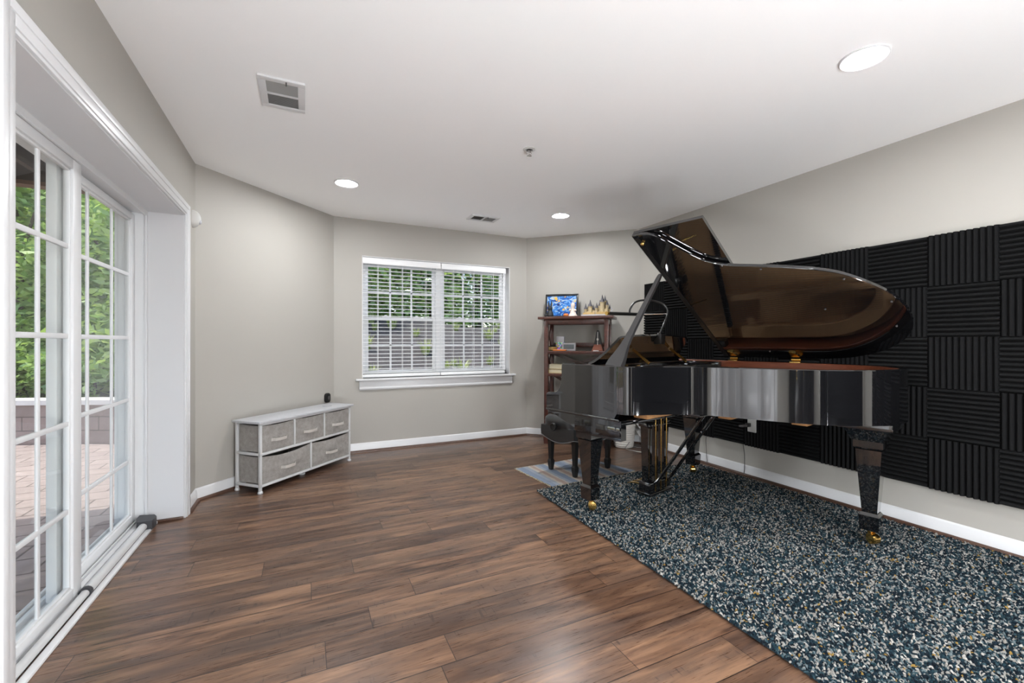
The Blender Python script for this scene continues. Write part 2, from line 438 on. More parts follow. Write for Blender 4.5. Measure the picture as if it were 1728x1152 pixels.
# ------------------------------------------------------------------ sliding glass door (left)
FX = -.913
d1 = struct(root('door_1', (0, 0, 0)))
c = MB()   # casing: stepped moulding around the opening on the room side
for a0, a1, th in ((0, .075, .012), (.012, .066, .018), (.045, .075, .022)):
    c.box(XL, XL+th, DY0-a1, DY0-a0, 0, DZ+a1, .002); c.box(XL, XL+th, DY1+a0, DY1+a1, 0, DZ+a1, .002)
    c.box(XL, XL+th, DY0-a0, DY1+a0, DZ+a0, DZ+a1, .002)
c.build('casing', M['white'], d1)
j = MB(); j.box(FX, XL+.001, DY0-.012, DY0+.006, 0, DZ); j.box(FX, XL+.001, DY1-.006, DY1+.012, .012, DZ); j.box(FX, XL+.001, DY0, DY1, DZ-.006, DZ+.012)
j.build('jamb', M['white'], d1)
f = MB()
for dx0, dx1, wd in ((.002, .012, .03), (-.15, .002, .016), (-.105, -.09, .035)):
    f.box(FX+dx0, FX+dx1, DY0, DY0+wd, .0, DZ-.006); f.box(FX+dx0, FX+dx1, DY1-wd, DY1, .0, DZ-.006); f.box(FX+dx0, FX+dx1, DY0+wd, DY1-wd, DZ-.006-wd, DZ-.006)
f.build('frame', M['vinyl'], d1)
tr = MB(); tr.box(FX-.15, FX+.012, DY0+.03, DY1-.03, .0, .012)
for x0, x1, z1 in ((FX-.030, FX-.004, .032), (FX-.045, FX-.039, .036), (FX-.080, FX-.056, .034), (FX-.125, FX-.108, .036), (FX-.150, FX-.140, .04)): tr.box(x0, x1, DY0+.03, DY1-.03, .01, z1, .002)
tr.build('track', M['vinyl'], d1)
def leaf_panel(name, xc, y0, y1, z0, z1, st, rails, cols, rows, st0=None):
    p = MB(); h = .018; sta = st0 or st
    p.box(xc-h, xc+h, y0, y0+sta, z0, z1, .004); p.box(xc-h, xc+h, y1-st, y1, z0, z1, .004)
    p.box(xc-h, xc+h, y0+sta-.002, y1-st+.002, z0, z0+rails[0], .004); p.box(xc-h, xc+h, y0+sta-.002, y1-st+.002, z1-rails[1], z1, .004)
    # glazing bead
    q = .009
    for (a0, a1, b0, b1) in ((y0+sta, y1-st, z0+rails[0], z0+rails[0]+.012), (y0+sta, y1-st, z1-rails[1]-.012, z1-rails[1]), (y0+sta, y0+sta+.012, z0+rails[0], z1-rails[1]), (y1-st-.012, y1-st, z0+rails[0], z1-rails[1])):
        p.box(xc-q, xc+q, a0, a1, b0, b1, .003)
    o = p.build(name, M['vinyl'], d1)
    m = MB(); gy0, gy1, gz0, gz1 = y0+sta, y1-st, z0+rails[0], z1-rails[1]
    for i, yy in enumerate(cols): m.box(xc-.005, xc+.005, yy-.011, yy+.011, gz0, gz1, .003)
    for zz in rows: m.box(xc-.006, xc+.006, gy0, gy1, zz-.011, zz+.011, .003)
    m.build('muntins', M['vinyl'], o)
    MB().box(xc-.0015, xc+.0015, gy0-.004, gy1+.004, gz0-.004, gz1+.004).build('pane', M['glass'], o, smooth=False)
    return o
ROWS = (.418, .797, 1.177, 1.565)
leaf_panel('sliding_panel', FX-.016, 1.672, 2.610, .034, 1.948, .078, (.045, .045), (2.01, 2.293), ROWS)
leaf_panel('fixed_panel', FX-.067, 2.525, 3.476, .037, 1.948, .050, (.045, .040), (2.865, 3.166), ROWS, .12)

# security bar lying in the track
sb = root('security_bar', (FX+.028, 3.0, .012), 0, 'white telescoping security bar lying in the sliding door track', 'security bar')
MB().tube([(0, -.42, .022), (0, .35, .022)], .021, 14).build('outer_tube', M['white_metal'], sb)
MB().tube([(0, -1.2, .020), (0, -.42, .020)], .016, 14).build('inner_tube', M['white_metal'], sb)
MB().tube([(0, -.435, .022), (0, -.415, .022)], .0235, 14).build('collar', M['gunmetal'], sb)
e_ = MB(); e_.prism([(-.03, .33), (.045, .33), (.05, .40), (.03, .44), (-.05, .46), (-.05, .40)], 0, .055); e_.build('end_bracket', M['gunmetal'], sb)
tl = MB(); tl.box(XL-.155, XL-.128, DY0+.01, DY1-.03, 0, .016, .004); struct(tl.build('trim_8', M['vinyl']))
struct(MB().box(FX+.03, XL, DY1-.024, DY1-.006, 0, .016, .004).build('trim_9', M['shoe']))

# motion sensor beside the casing
ms = root('motion_sensor', (XL, 3.735, 2.02), 0, 'small white rounded motion sensor on wall above right of sliding door', 'sensor')
b = bmesh.new(); bmesh.ops.create_uvsphere(b, u_segments=20, v_segments=14, radius=1)
for v in b.verts: v.co = Vector((max(v.co.x, 0)*.052, v.co.y*.036, v.co.z*.062))
MB().bm(b).build('housing', M['plate_white'], ms)
MB().sphere((.043, 0, -.018), .012, 1, 1.2, 1.6).build('lens', M['pale'], ms)

# six panel door in the left wall behind the camera (mirrored in the piano)
d2 = struct(root('door_2', (XL, 0, 0)))
s = MB(); s.box(0, .012, -.05, .80, 0, 2.03)
for (y0, y1) in ((.06, .34), (.41, .69)):
    for (z0, z1) in ((.22, .86), (1.0, 1.58), (1.7, 1.9)):
        s.box(.012, .016, y0, y1, z0, z1, .0015); s.box(.016, .024, y0+.04, y1-.04, z0+.04, z1-.04, .004)
s.build('slab', M['white'], d2)
c = MB(); c.box(0, .025, -.13, -.05, 0, 2.11, .004); c.box(0, .025, .80, .88, 0, 2.11, .004); c.box(0, .025, -.05, .80, 2.03, 2.11, .004)
c.build('casing', M['white'], d2)
MB().lathe([(.012, 0), (.012, .03), (.028, .04), (.028, .06), (.015, .07)], (0, 0, 0), 16, Matrix.Translation((.012, .72, .95)) @ Matrix.Rotation(PI/2, 4, 'Y')).build('knob', M['brass'], d2)

# ------------------------------------------------------------------ back window
w1 = struct(root('window_1', (0, 0, 0)))
t = MB(); q = .008
t.box(WX0, WX0+q, YB-.002, YB+.16, WZ0, WZ1); t.box(WX1-q, WX1, YB-.002, YB+.16, WZ0, WZ1); t.box(WX0, WX1, YB-.002, YB+.16, WZ1-q, WZ1)
t.build('reveal', M['white'], w1)
YS = YB+.10
fr = MB(); XM = (WX0+WX1)/2
fr.box(WX0+q, WX0+.045, YS, YS+.06, WZ0, WZ1-q); fr.box(WX1-.045, WX1-q, YS, YS+.06, WZ0, WZ1-q)
fr.box(WX0, WX1, YS, YS+.06, WZ1-.05, WZ1-q); fr.box(WX0, WX1, YS, YS+.06, WZ0, WZ0+.04); fr.box(XM-.04, XM+.04, YS-.01, YS+.06, WZ0, WZ1-q)
fr.build('frame', M['vinyl'], w1)
def sash(x0, x1, z0, z1, y, name):
    m = MB(); st = .032
    m.box(x0, x0+st, y, y+.028, z0, z1, .003); m.box(x1-st, x1, y, y+.028, z0, z1, .003)
    m.box(x0+st, x1-st, y, y+.028, z0, z0+st+.004, .003); m.box(x0+st, x1-st, y, y+.028, z1-st, z1, .003)
    for i in (1, 2):
        xx = x0+st+(x1-x0-2*st)*i/3; m.box(xx-.010, xx+.010, y+.008, y+.02, z0+st, z1-st, .002)
    zz = (z0+z1)/2; m.box(x0+st, x1-st, y+.008, y+.02, zz-.010, zz+.010, .002)
    o = m.build(name, M['vinyl'], w1)
    MB().box(x0+st-.003, x1-st+.003, y+.0125, y+.0155, z0+st-.003, z1-st+.003).build('pane', M['glass'], o, smooth=False)
    return o
for (x0, x1) in ((WX0+.045, XM-.04), (XM+.04, WX1-.045)):
    sash(x0, x1, WZ0+.04, 1.425, YS+.002, 'lower_sash'); sash(x0, x1, 1.39, WZ1-.05, YS+.031, 'upper_sash')
    lk = MB()
    for fx in (.28, .72):
        xx = x0+(x1-x0)*fx; lk.prism([(xx-.045, 1.425), (xx+.045, 1.425), (xx+.02, 1.437), (xx+.008, 1.449), (xx-.008, 1.449), (xx-.02, 1.437)], YS+.004, YS+.026, 'y')
    lk.build('sash_lock', M['vinyl'], w1)
st = MB(); st.box(.476, 2.318, YB-.055, YB+.002, .745, WZ0, .006); st.box(WX0, WX1, YB-.01, YB+.11, .745, WZ0)
st.build('stool', M['white'], w1)
ap = MB(); ap.box(.512, 2.282, YB-.016, YB+.001, .645, .745, .004); ap.box(.512, 2.282, YB-.022, YB, .655, .672, .004); ap.build('apron', M['white'], w1)

# blinds: two, side by side
def blind(x0, x1, label):
    yb = YB+.058
    r = root('window_blind', ((x0+x1)/2, yb, WZ0), 0, label, 'blind', 'white horizontal blinds in the back window'); hw = (x1-x0)/2
    top = WZ1-.009-WZ0
    m = MB(); m.box(-hw, hw, -.045, .030, top-.022, top, .003); m.build('headrail', M['blind'], r)
    m = MB(); m.box(-hw-.0, hw, -.053, -.046, top-.068, top-.012, .003); m.build('valance', M['blind'], r)
    m = MB(); n = 29; z0 = .052; dz = (top-.09-z0)/(n-1)
    for i in range(n):
        z = z0+dz*i
        m.add([(-hw, -.025, z-.001), (hw, -.025, z-.001), (hw, 0, z+.002), (-hw, 0, z+.002), (hw, .025, z-.001), (-hw, .025, z-.001),
               (-hw, -.025, z+.0018), (hw, -.025, z+.0018), (hw, 0, z+.0048), (-hw, 0, z+.0048), (hw, .025, z+.0018), (-hw, .025, z+.0018)],
              [(0, 1, 2, 3), (3, 2, 4, 5), (9, 8, 7, 6), (11, 10, 8, 9), (0, 6, 7, 1), (5, 4, 10, 11), (0, 3, 9, 6), (3, 5, 11, 9), (1, 7, 8, 2), (2, 8, 10, 4)])
    m.build('slats', M['blind'], r, smooth=False)
    m = MB(); m.box(-hw, hw, -.028, .026, .004, .038, .004); m.build('bottom_rail', M['blind'], r)
    m = MB()
    for fx in (-.62, .0, .62):
        for yy in (-.027, .027): m.box(fx*hw-.0015, fx*hw+.0015, yy-.0008, yy+.0008, .03, top-.03)
        m.box(fx*hw+.006, fx*hw+.0078, -.0008, .0008, .03, top-.03)
    m.build('ladder_cord', M['blind'], r, smooth=False)
    return r
blind(WX0+.006, XM-.004, 'left white horizontal blind in back window with open slats')
blind(XM+.004, WX1-.048, 'right white horizontal blind in back window with open slats')

# ------------------------------------------------------------------ ceiling fittings
LIGHTS = [(2.288, 1.096, 'large recessed ceiling light nearest the camera, upper right'), (.303, 3.758, 'recessed ceiling light near the left bay wall'),
          (2.348, 3.79, 'recessed ceiling light between the window and piano'), (.5, .2, 'recessed ceiling light over the left side behind the camera'),
          (2.3, -.9, 'recessed ceiling light over the right side behind the camera'), (.5, -1.3, 'recessed ceiling light farthest behind the camera on the left')]
l0 = None
for x, y, lab in LIGHTS:
    if l0 is None:
        l0 = root('ceiling_light', (x, y, H), 0, lab, 'ceiling light', 'recessed ceiling lights')
        MB().lathe([(.094, 0), (.094, -.005), (.088, -.009), (.072, -.006), (.066, -.0025), (.066, 0)], seg=40).build('trim_ring', M['white'], l0)
        MB().lathe([(.066, -.0022), (.064, -.0055)], seg=40).build('lens', M['lens'], l0)
    else:
        c = copy_tree(l0); c.location = (x, y, H); c['label'] = lab
def vent(cx, cy, sx, sy, rz, lab, split, slats):
    r = root('ceiling_vent', (cx, cy, H), rz, lab, 'vent', 'white ceiling air vents')
    m = MB(); b_ = .034; z0, z1 = -.012, -.0
    for (a0, a1, c0, c1) in ((-sx, sx, -sy, -sy+b_), (-sx, sx, sy-b_, sy), (-sx, -sx+b_, -sy+b_, sy-b_), (sx-b_, sx, -sy+b_, sy-b_)): m.box(a0, a1, c0, c1, z0, z1, .003)
    if split == 'x': m.box(-sx+b_, sx-b_, -.007, .007, z0, z1)
    else: m.box(-.007, .007, -sy+b_, sy-b_, z0, z1)
    m.build('frame', M['white'], r)
    MB().box(-sx+b_-.004, sx-b_+.004, -sy+b_-.004, sy-b_+.004, -.0035, -.0005).build('duct', M['vent_dark'], r, smooth=False)
    m = MB(); n = slats
    if split == 'x':
        for sg, ang in ((1, .95), (-1, -.95)):
            for i in range(n):
                yy = sg*(.012+(sy-b_-.014)*(i+.5)/n); m.box(-sx+b_, sx-b_, -.0045, .0045, -.0007, .0007, 0, Matrix.Translation((0, yy, -.0075)) @ Matrix.Rotation(ang, 4, 'X'))
    else:
        for sg, ang in ((1, .95), (-1, -.95)):
            for i in range(n):
                xx = sg*(.012+(sx-b_-.014)*(i+.5)/n); m.box(-.0045, .0045, -sy+b_, sy-b_, -.0007, .0007, 0, Matrix.Translation((xx, 0, -.0075)) @ Matrix.Rotation(ang, 4, 'Y'))
    m.build('louvres', M['vent_grey'], r, smooth=False)
    k_ = MB(); k_.tube([(.02, -sy+.012, -.012), (.02, -sy+.012, -.03)], .003, 8); k_.build('lever', M['plug_grey'], r)
    return r
vent(-.104, 2.552, .105, .150, 0, 'square white ceiling vent with dark louvres over the left side', 'x', 11)
vent(1.671, 4.21, .155, .095, 0, 'flat white ceiling vent in front of the back window', 'y', 12)
sp = root('sprinkler_head', (1.355, 2.581, H), 0, 'small chrome fire sprinkler head in middle of ceiling', 'sprinkler')
MB().lathe([(.042, 0), (.042, -.003), (.026, -.008), (.022, -.006), (.020, 0)], seg=28).build('escutcheon', M['plate_white'], sp)
m = MB(); m.lathe([(.012, 0), (.012, -.018), (.006, -.022), (.006, -.034)], seg=14)
for sg in (-1, 1): m.tube([(sg*.010, 0, -.012), (sg*.016, 0, -.026), (sg*.004, 0, -.040)], .0025, 8)
m.build('frame_arm', M['chrome'], sp)
m = MB(); m.lathe([(.003, -.040), (.016, -.043), (.017, -.045), (.003, -.046)], seg=20); m.build('deflector', M['chrome'], sp)

# unseen fill lamps and a black cabinet, added behind the camera
fl = root('fill_floor_lamp', (1.15, -1.55, 0), 0, 'added white globe fill lamp standing unseen behind the camera', 'floor lamp')  # invented lamp, fills the ceiling and walls from out of view
MB().lathe([(.0, 0), (.15, 0), (.15, .015), (.03, .025), (.012, .05), (.012, .99)], seg=28).build('stand', M['chrome'], fl)
MB().sphere((0, 0, 1.20), .22, seg=28, ring=18).build('globe_shade', M['globe'], fl)
gl = root('fill_globe_lamp', (.45, -.45, 0), 0, 'added low globe fill lamp on the floor just behind the camera', 'lamp', 'added low fill lamps')  # low lamps invented out of view to even out the ceiling brightness
MB().lathe([(.0, 0), (.10, 0), (.10, .012), (.04, .02)], seg=28).build('base', M['chrome'], gl)
MB().sphere((0, 0, .085), .115, 1, 1, .58, seg=28, ring=18).build('globe_shade', M['globe_low'], gl)
for x_, y_, lab in ((1.15, -.80, 'added low globe fill lamp on the floor behind the camera in the middle'), (1.75, -1.45, 'added low globe fill lamp on the floor behind the camera at right')):
    c = copy_tree(gl); c.location = (x_, y_, 0); c['label'] = lab
kc = root('dark_reflection_cabinet', (XL+.03, -1.2, 0), 0, 'added black cabinet behind the camera that darkens the piano reflection', 'cabinet')  # invented piece, gives the bent side of the piano something dark to mirror
MB().box(0, .38, -.75, .72, .06, 1.5, .006).build('body', M['satin'], kc)
for a, b in ((-.745, -.265), (-.255, .225), (.235, .715)):
    o = MB().box(.38, .40, a+.005, b-.005, .08, 1.48, .004).build('door', M['satin'], kc); MB().box(.40, .42, b-.05, b-.035, .7, .85, .003).build('handle', M['brass'], o)
MB().box(.03, .35, -.72, .69, 0, .06).build('plinth', M['satin'], kc)

# ------------------------------------------------------------------ acoustic foam on the right wall
TS = .3048; PZ0 = .2675; PY = .996; NC = 12
def foam_mesh(vert):
    m = MB(); n = 11; pr = [(0, 0)]
    p = TS/n-.0002
    prof = []
    for i in range(n):
        a = i*TS/n
        prof += [(a+.0004, .020), (a+p*.18, .034), (a+p*.40, .043), (a+p*.60, .043), (a+p*.82, .034)]
    prof += [(TS-.0004, .020)]
    poly = [(.0004, 0)]+prof+[(TS-.0004, 0)]
    # local: X out of the wall (towards the room), Y along, Z up
    if vert: m.add([(-h, y, .0004) for y, h in poly]+[(-h, y, TS-.0004) for y, h in poly], [])
    else: m.add([(-h, .0004, y) for y, h in poly]+[(-h, TS-.0004, y) for y, h in poly], [])
    N = len(poly)
    m.f += [tuple(reversed(range(N))), tuple(range(N, 2*N))]+[(i, (i+1) % N, N+(i+1) % N, N+i) for i in range(N)]
    return m.mesh('acoustic_foam_tile', M['foam'], True, 25)
FM = {True: foam_mesh(True), False: foam_mesh(False)}
ROWN = ['bottom row', 'second row up', 'middle row', 'second row down', 'top row']
ORD = ['first', 'second', 'third', 'fourth', 'fifth', 'sixth', 'seventh', 'eighth', 'ninth', 'tenth', 'eleventh', 'twelfth', 'thirteenth', 'fourteenth', 'fifteenth']
for kcol in range(-6, 9):  # rearmost columns are unseen, added to darken the reflection in the piano
    for row in range(5):
        vert = ((kcol+4-row) % 2 == 0)
        o = bpy.data.objects.new('acoustic_foam_tile', FM[vert]); COL.objects.link(o)
        o.location = (XR, PY+kcol*TS, PZ0+row*TS)
        tag(o, 'black foam tile with %s ridges, %s, %s column from the window end' % ('upright' if vert else 'level', ROWN[row], ORD[8-kcol]), 'foam tile', 'black acoustic foam tiles on the right wall')
# outlet and plug poking out of the foam, two cords
ot = root('wall_outlet', (XR-.0445, 2.434, .445), 0, 'white wall outlet box set in the foam below the piano', 'outlet')
MB().box(-.012, 0, -.036, .040, -.050, .060, .004).build('cover_plate', M['plate_white'], ot)
pl = root('power_plug', (XR-.057, 2.450, .452), 0, 'grey power plug pushed into the outlet under the piano', 'plug')
m = MB(); m.box(-.045, 0, -.013, .016, -.013, .020, .006); m.build('body', M['plug'], pl)
m = MB(); m.tube([(-.04, 0, 0), (-.075, .012, -.002), (-.10, .03, -.004)], [.011, .012, .008], 10); m.build('strain_relief', M['plug_grey'], pl)
def cord(y, ztop, lab, wob):
    pts = [(XR-.020-.003*math.sin(i*1.1+wob), y+.006*math.sin(i*.55+wob), ztop+(.03-ztop)*i/9) for i in range(10)]
    pts += [(XR-.05, y-.02, .022)]
    tag(MB().tube([tuple(v) for v in spline(pts, 3)], .0028, 8).build('hanging_wire', M['plug_grey']), lab, 'cord', 'power cords hanging below the foam')
cord(2.92, .275, 'thin grey cord hanging from the foam edge beside the far piano leg', 0.)
cord(2.53, .275, 'thin grey cord hanging below the outlet down to the floor', 1.5)

# ------------------------------------------------------------------ grand piano
ANG = .229; PO = (1.565, 2.728, .030); PR = ANG-PI/2
Wd = 1.493
gp = root('grand_piano', (PO[0], PO[1], 0), PR, 'glossy black grand piano with raised lid standing on the blue rug', 'piano')
LID = [(.572, -.005), (.650, 0.0), (.705, .020), (.745, .066), (.804, .165), (.870, .268), (.930, .338), (1.037, .398), (1.187, .440), (1.334, .482), (1.468, .531), (1.574, .593), (1.662, .681),
       (1.737, .785), (1.784, .908), (1.797, 1.045), (1.776, 1.165), (1.715, 1.278), (1.614, 1.378), (1.467, 1.458), (1.33, 1.490), (1.20, 1.498)]
def offset(path, d):
    out = []
    for i, p in enumerate(path):
        tg = (path[min(i+1, len(path)-1)]-path[max(i-1, 0)]).normalized(); n = Vector((-tg.y, tg.x))
        out.append(p+n*d)
    return out
lid_curve = spline([(*p, ) for p in [(a, b) for a, b in LID]], 6)
rim_path = [Vector((u, .010)) for u in (0, .03, .06, .09, .115, .132, .144, .151, .1535, .156, .20, .35, .50, .60)]
tail = offset(lid_curve, .010)
rim_path += [p for p in tail if p.x > .62]
rim_path = [p for i, p in enumerate(rim_path)] + [Vector((u, Wd-.006)) for u in (1.0, .7, .4, .2, .156, .1535, .151, .144, .132, .115, .09, .06, .03, 0)]
ZT, ZBf, ZBt = 1.003, .672, .712
def ztop(u):
    pr = [(0, .785), (.015, .795), (.09, .800), (.115, .815), (.132, .838), (.144, .868), (.151, .905), (.1535, .99), (.156, ZT), (9, ZT)]
    for (a, b), (c_, d_) in zip(pr, pr[1:]):
        if u <= c_: return b+(d_-b)*(u-a)/(c_-a)
def ring_mesh(path, th, zt, zb, inner_drop=0.):
    m = MB(); ins = offset(path, th); rings = []
    for p, q_ in zip(path, ins):
        a, b = zt(p.x), zb(p.x); n = (q_-p).normalized()*.004
        rings.append([(p.x, p.y, b), (p.x, p.y, a-.004), (p.x+n.x, p.y+n.y, a), (q_.x-n.x, q_.y-n.y, a), (q_.x, q_.y, a-.004), (q_.x, q_.y, b)])
    return m.loft(rings)
ring_mesh(rim_path, .036, ztop, lambda u: ZBf if u < .62 else ZBt).build('case_rim', M['piano'], gp, angle=30)
inner = [p for p in offset(rim_path, .0365) if p.x > .19]
ring_mesh(inner, .022, lambda u: ZT-.003, lambda u: .80).build('inner_rim', M['mahogany'], gp)['label'] = 'reddish mahogany inner rim'
# braces seen under the rim
m = MB(); m.box(.66, .76, .13, 1.40, .684, .735, .003)
bi = [p for p in offset(rim_path, .05) if p.x > .64]
for uu, w0 in ((1.0, .46), (1.36, .58)): m.box(uu, uu+.08, w0+.05, 1.42, .684, .735, .003)
m.build('brace', M['beam'], gp)['label'] = 'bare wood brace beams'
# soundboard and plate
ins2 = offset(inner, .02)
MB().prism([(p.x, p.y) for p in ins2], .80, .81).build('soundboard', M['spruce'], gp, smooth=False)
pin = [p for p in offset(inner, .075) if p.x > .55]
pl_ = MB()
ring_mesh(pin, .10, lambda u: .925, lambda u: .885)
pl_ = ring_mesh(pin, .10, lambda u: .925, lambda u: .885)
pl_.box(.20, .60, .12, 1.37, .885, .925, .004)
for (a, b) in (((.58, .30), (1.20, .52)), ((.58, .62), (1.60, .82)), ((.58, 1.02), (1.70, 1.00)), ((.58, .14), (.86, .36))):
    pl_.bar((*a, .925), (*b, .925), .045, .05)
pl_.build('iron_plate', M['plate'], gp)
s_ = MB()
for i in range(66):
    f_ = i/65; w0 = .16+1.14*f_
    # find hitch end along the bent side
    ue = .80+.95*min(1, f_*1.15)**.8; wE = w0+(.10 if f_ < .72 else -.20*(f_-.3))
    cands = [p for p in pin if p.y < 1.2 and abs(p.y-wE) < .05]
    if cands: ue = max(c.x for c in cands)-.06
    if ue < .7: ue = .7
    zz = .945 if f_ < .72 else .958
    s_.bar((.42, w0, zz), (ue, wE, zz), .0022, .0022)
so = s_.build('strings', M['steel'], gp, smooth=False); so['kind'] = 'stuff'
tp = MB()
for i in range(88):
    for j in range(2): tp.box(.29+.045*j+.01*(i % 2), .296+.045*j+.01*(i % 2), .15+1.17*i/87, .156+1.17*i/87, .92, .958)
to = tp.build('tuning_pins', M['chrome'], gp, smooth=False); to['kind'] = 'stuff'
dm = MB()
for i in range(60): dm.box(.62, .655, .20+1.05*i/59-.006, .20+1.05*i/59+.006, .95, .978)
do = dm.build('dampers', M['felt'], gp, smooth=False); do['kind'] = 'stuff'
# keybed, keys, fallboard
kb = MB(); kb.box(.012, .655, .014, Wd-.01, .640, .671, .003); kb.build('keybed', M['piano'], gp)
for wa, wb in ((.012, .062), (Wd-.058, Wd-.008)):
    ab = MB(); ab.prism([(.012, .6705), (.04, .655), (.27, .578), (.30, .560), (.655, .560), (.655, .6705)], wa, wb, 'y'); ab.box(.27, .42, wa if wa < .5 else Wd-.165, .165 if wa < .5 else wb, .5605, .645, .003); ab.build('arm_block', M['piano'], gp)
lb = MB(); lb.prism([(.40, .5595), (.43, .548), (.655, .548), (.655, .5595)], .006, .062, 'y'); lb.build('lock_block', M['piano'], gp)
MB().box(.462, .650, .004, .0115, .575, .63, .002).build('lock_plate', M['piano'], gp)
mo = MB(); mo.box(.0, .64, .004, .011, .664, .680, .002); mo.build('base_moulding', M['piano'], gp)
MB().box(.02, .05, .05, Wd-.045, .672, .735, .003).build('key_slip', M['piano'], gp)
kw = MB(); kwid = (Wd-.25)/52
for i in range(52): kw.box(.055, .20, .12+kwid*i+.0005, .12+kwid*(i+1)-.0005, .70, .742, .0012)
kw.build('white_keys', M['ivory'], gp)
kk = MB()
for i in range(51):
    if i % 7 in (0, 2, 3, 5, 6): kk.box(.105, .20, .12+kwid*(i+1)-.006, .12+kwid*(i+1)+.006, .742, .756, .002)
kk.build('black_keys', M['satin'], gp)
MB().prism([(.20, .745), (.205, .86), (.225, .90), (.24, .90), (.235, .74)], .05, Wd-.045, 'y').build('fallboard', M['piano'], gp)
for wa, wb in ((.048, .118), (Wd-.123, Wd-.046)): MB().box(.02, .20, wa, wb, .672, .795, .006).build('key_block', M['piano'], gp)
MB().box(.185, .225, .05, Wd-.044, .90, .99, .003).build('stretcher', M['piano'], gp)

# lid: plane through the hinge line on the far side
AL = .567; ZH = 1.033; WH = Wd
def LP(u, w, t): 
    s = WH-w
    return (u, WH-s*math.cos(AL)+t*math.sin(AL), ZH+s*math.sin(AL)+t*math.cos(AL))
lp = [Vector((p.x, p.y)) for p in lid_curve]+[Vector((1.0, 1.500)), Vector((.572, 1.500))]
lm = MB(); n_ = len(lp)
lpi = [Vector((p.x, p.y)) for p in lp]
ctr = Vector((1.1, .9))
def shr(p, d): return p+(ctr-p).normalized()*d
rings = [[LP(*shr(p, .003), 0) for p in lp], [LP(*p, .003) for p in lp], [LP(*p, .019) for p in lp], [LP(*shr(p, .003), .022) for p in lp]]
lm.loft(rings); lm.build('lid', M['piano'], gp, angle=40)
fm = MB(); c4 = [(.566, .003), (1.036, .003), (1.036, 1.492), (.566, 1.492)]
fm.loft([[LP(a, b, .030) for a, b in c4], [LP(a, b, .052) for a, b in c4]]); fm.build('front_flap', M['piano'], gp)
for i in range(11):
    MB().sphere(LP(.570, .10+i*.13, .011), .0055, .5, 1, 1, 10, 6).build('hinge_screw', M['brass'], gp)
hb = MB(); hb.loft([[LP(a, b, t_) for a, b in ((.580, .02), (.612, .02), (.612, 1.48), (.580, 1.48))] for t_ in (-.004, .0)]); hb.build('lid_edge_strip', M['satin'], gp)
MB().sphere(LP(.615, .07, -.008), .013, 1, 1, 1, 12, 8).build('lid_button', M['brass'], gp)
for (u, w_) in ((1.20, .465), (1.57, .63), (1.735, .86), (1.72, 1.10), (1.42, .90), (.95, 1.40), (1.0, .39)): MB().sphere(LP(u, w_, -.002), .006, 1, 1, 1, 10, 6).build('lid_bumper', M['plug_grey'], gp)
for u in (.66, 1.105):
    h_ = MB(); h_.box(u-.035, u+.035, Wd-.048, Wd-.008, ZT-.004, ZT+.005, .002); h_.box(u-.033, u+.033, Wd-.052, Wd-.046, ZT-.034, ZT+.004, .001)
    h_.tube([(u-.03, Wd-.014, ZT+.018), (u+.03, Wd-.014, ZT+.018)], .011, 12)
    pts = [LP(u-.030, Wd-.03, -.002), LP(u+.026, Wd-.03, -.002), LP(u+.010, Wd-.075, -.002), LP(u-.026, Wd-.095, -.002)]
    pt2 = [LP(u-.030, Wd-.03, -.010), LP(u+.026, Wd-.03, -.010), LP(u+.010, Wd-.075, -.010), LP(u-.026, Wd-.095, -.010)]
    h_.loft([pts, pt2]); h_.build('lid_hinge', M['brass'], gp)
# prop stick
pb, pt = Vector((.545, .085, ZT-.01)), Vector((.572, .560, 1.622))
d_ = (pt-pb).normalized(); ax = (Vector((1, 0, 0))-d_*d_.x).normalized(); bx_ = d_.cross(ax)
pr_ = MB(); rings = []
for f_, wd, th in ((0, .062, .016), (.05, .060, .016), (.10, .052, .014), (.16, .040, .012), (.22, .030, .011), (.30, .024, .010), (.33, .026, .010), (.36, .022, .010), (.97, .015, .009), (1.0, .010, .008)):
    p = pb+(pt-pb)*f_; rings.append([tuple(p+ax*a*wd+bx_*b*th) for a, b in ((-1, -1), (1, -1), (1, 1), (-1, 1))])
pr_.loft(rings); pr_.build('lid_prop', M['prop'], gp)
# music desk, leaning back towards the tail
DT = .9; dk = MB()
dA = Vector((.26, 0, 1.0)); dB = Vector((.44, 0, 1.205)); dd = (dB-dA)
dn = Vector((dd.z, 0, -dd.x)).normalized()
prof = [(.17, 0.0), (.20, .06), (.235, .20), (.265, .40), (.285, .62), (.30, .78), (.305, .87), (.325, .905), (.45, .955), (.60, .985), (.7465, .995)]
prof += [(2*.7465-a, b) for a, b in reversed(prof[:-1])]
vs = [[tuple(Vector((dA.x+dd.x*b, a, dA.z+dd.z*b))+dn*o_) for a, b in prof] for o_ in (-.009, .009)]
dk.loft(vs); dk.build('music_desk', M['piano'], gp)
ds = MB()
for ww in (.50, .99):
    ds = MB(); ds.bar((.52, ww, 1.004), (.37, ww+.02, 1.10), .018, .008, (0, 1, 0)); ds.build('desk_support', M['brass'], gp)
MB().box(.19, .30, .13, Wd-.13, .985, .996, .002).build('desk_shelf', M['piano'], gp)
MB().box(.19, .58, .05, .12, .93, .992, .003).build('desk_rail', M['piano'], gp)
MB().box(.19, .58, Wd-.12, Wd-.05, .93, .992, .003).build('desk_rail', M['piano'], gp)
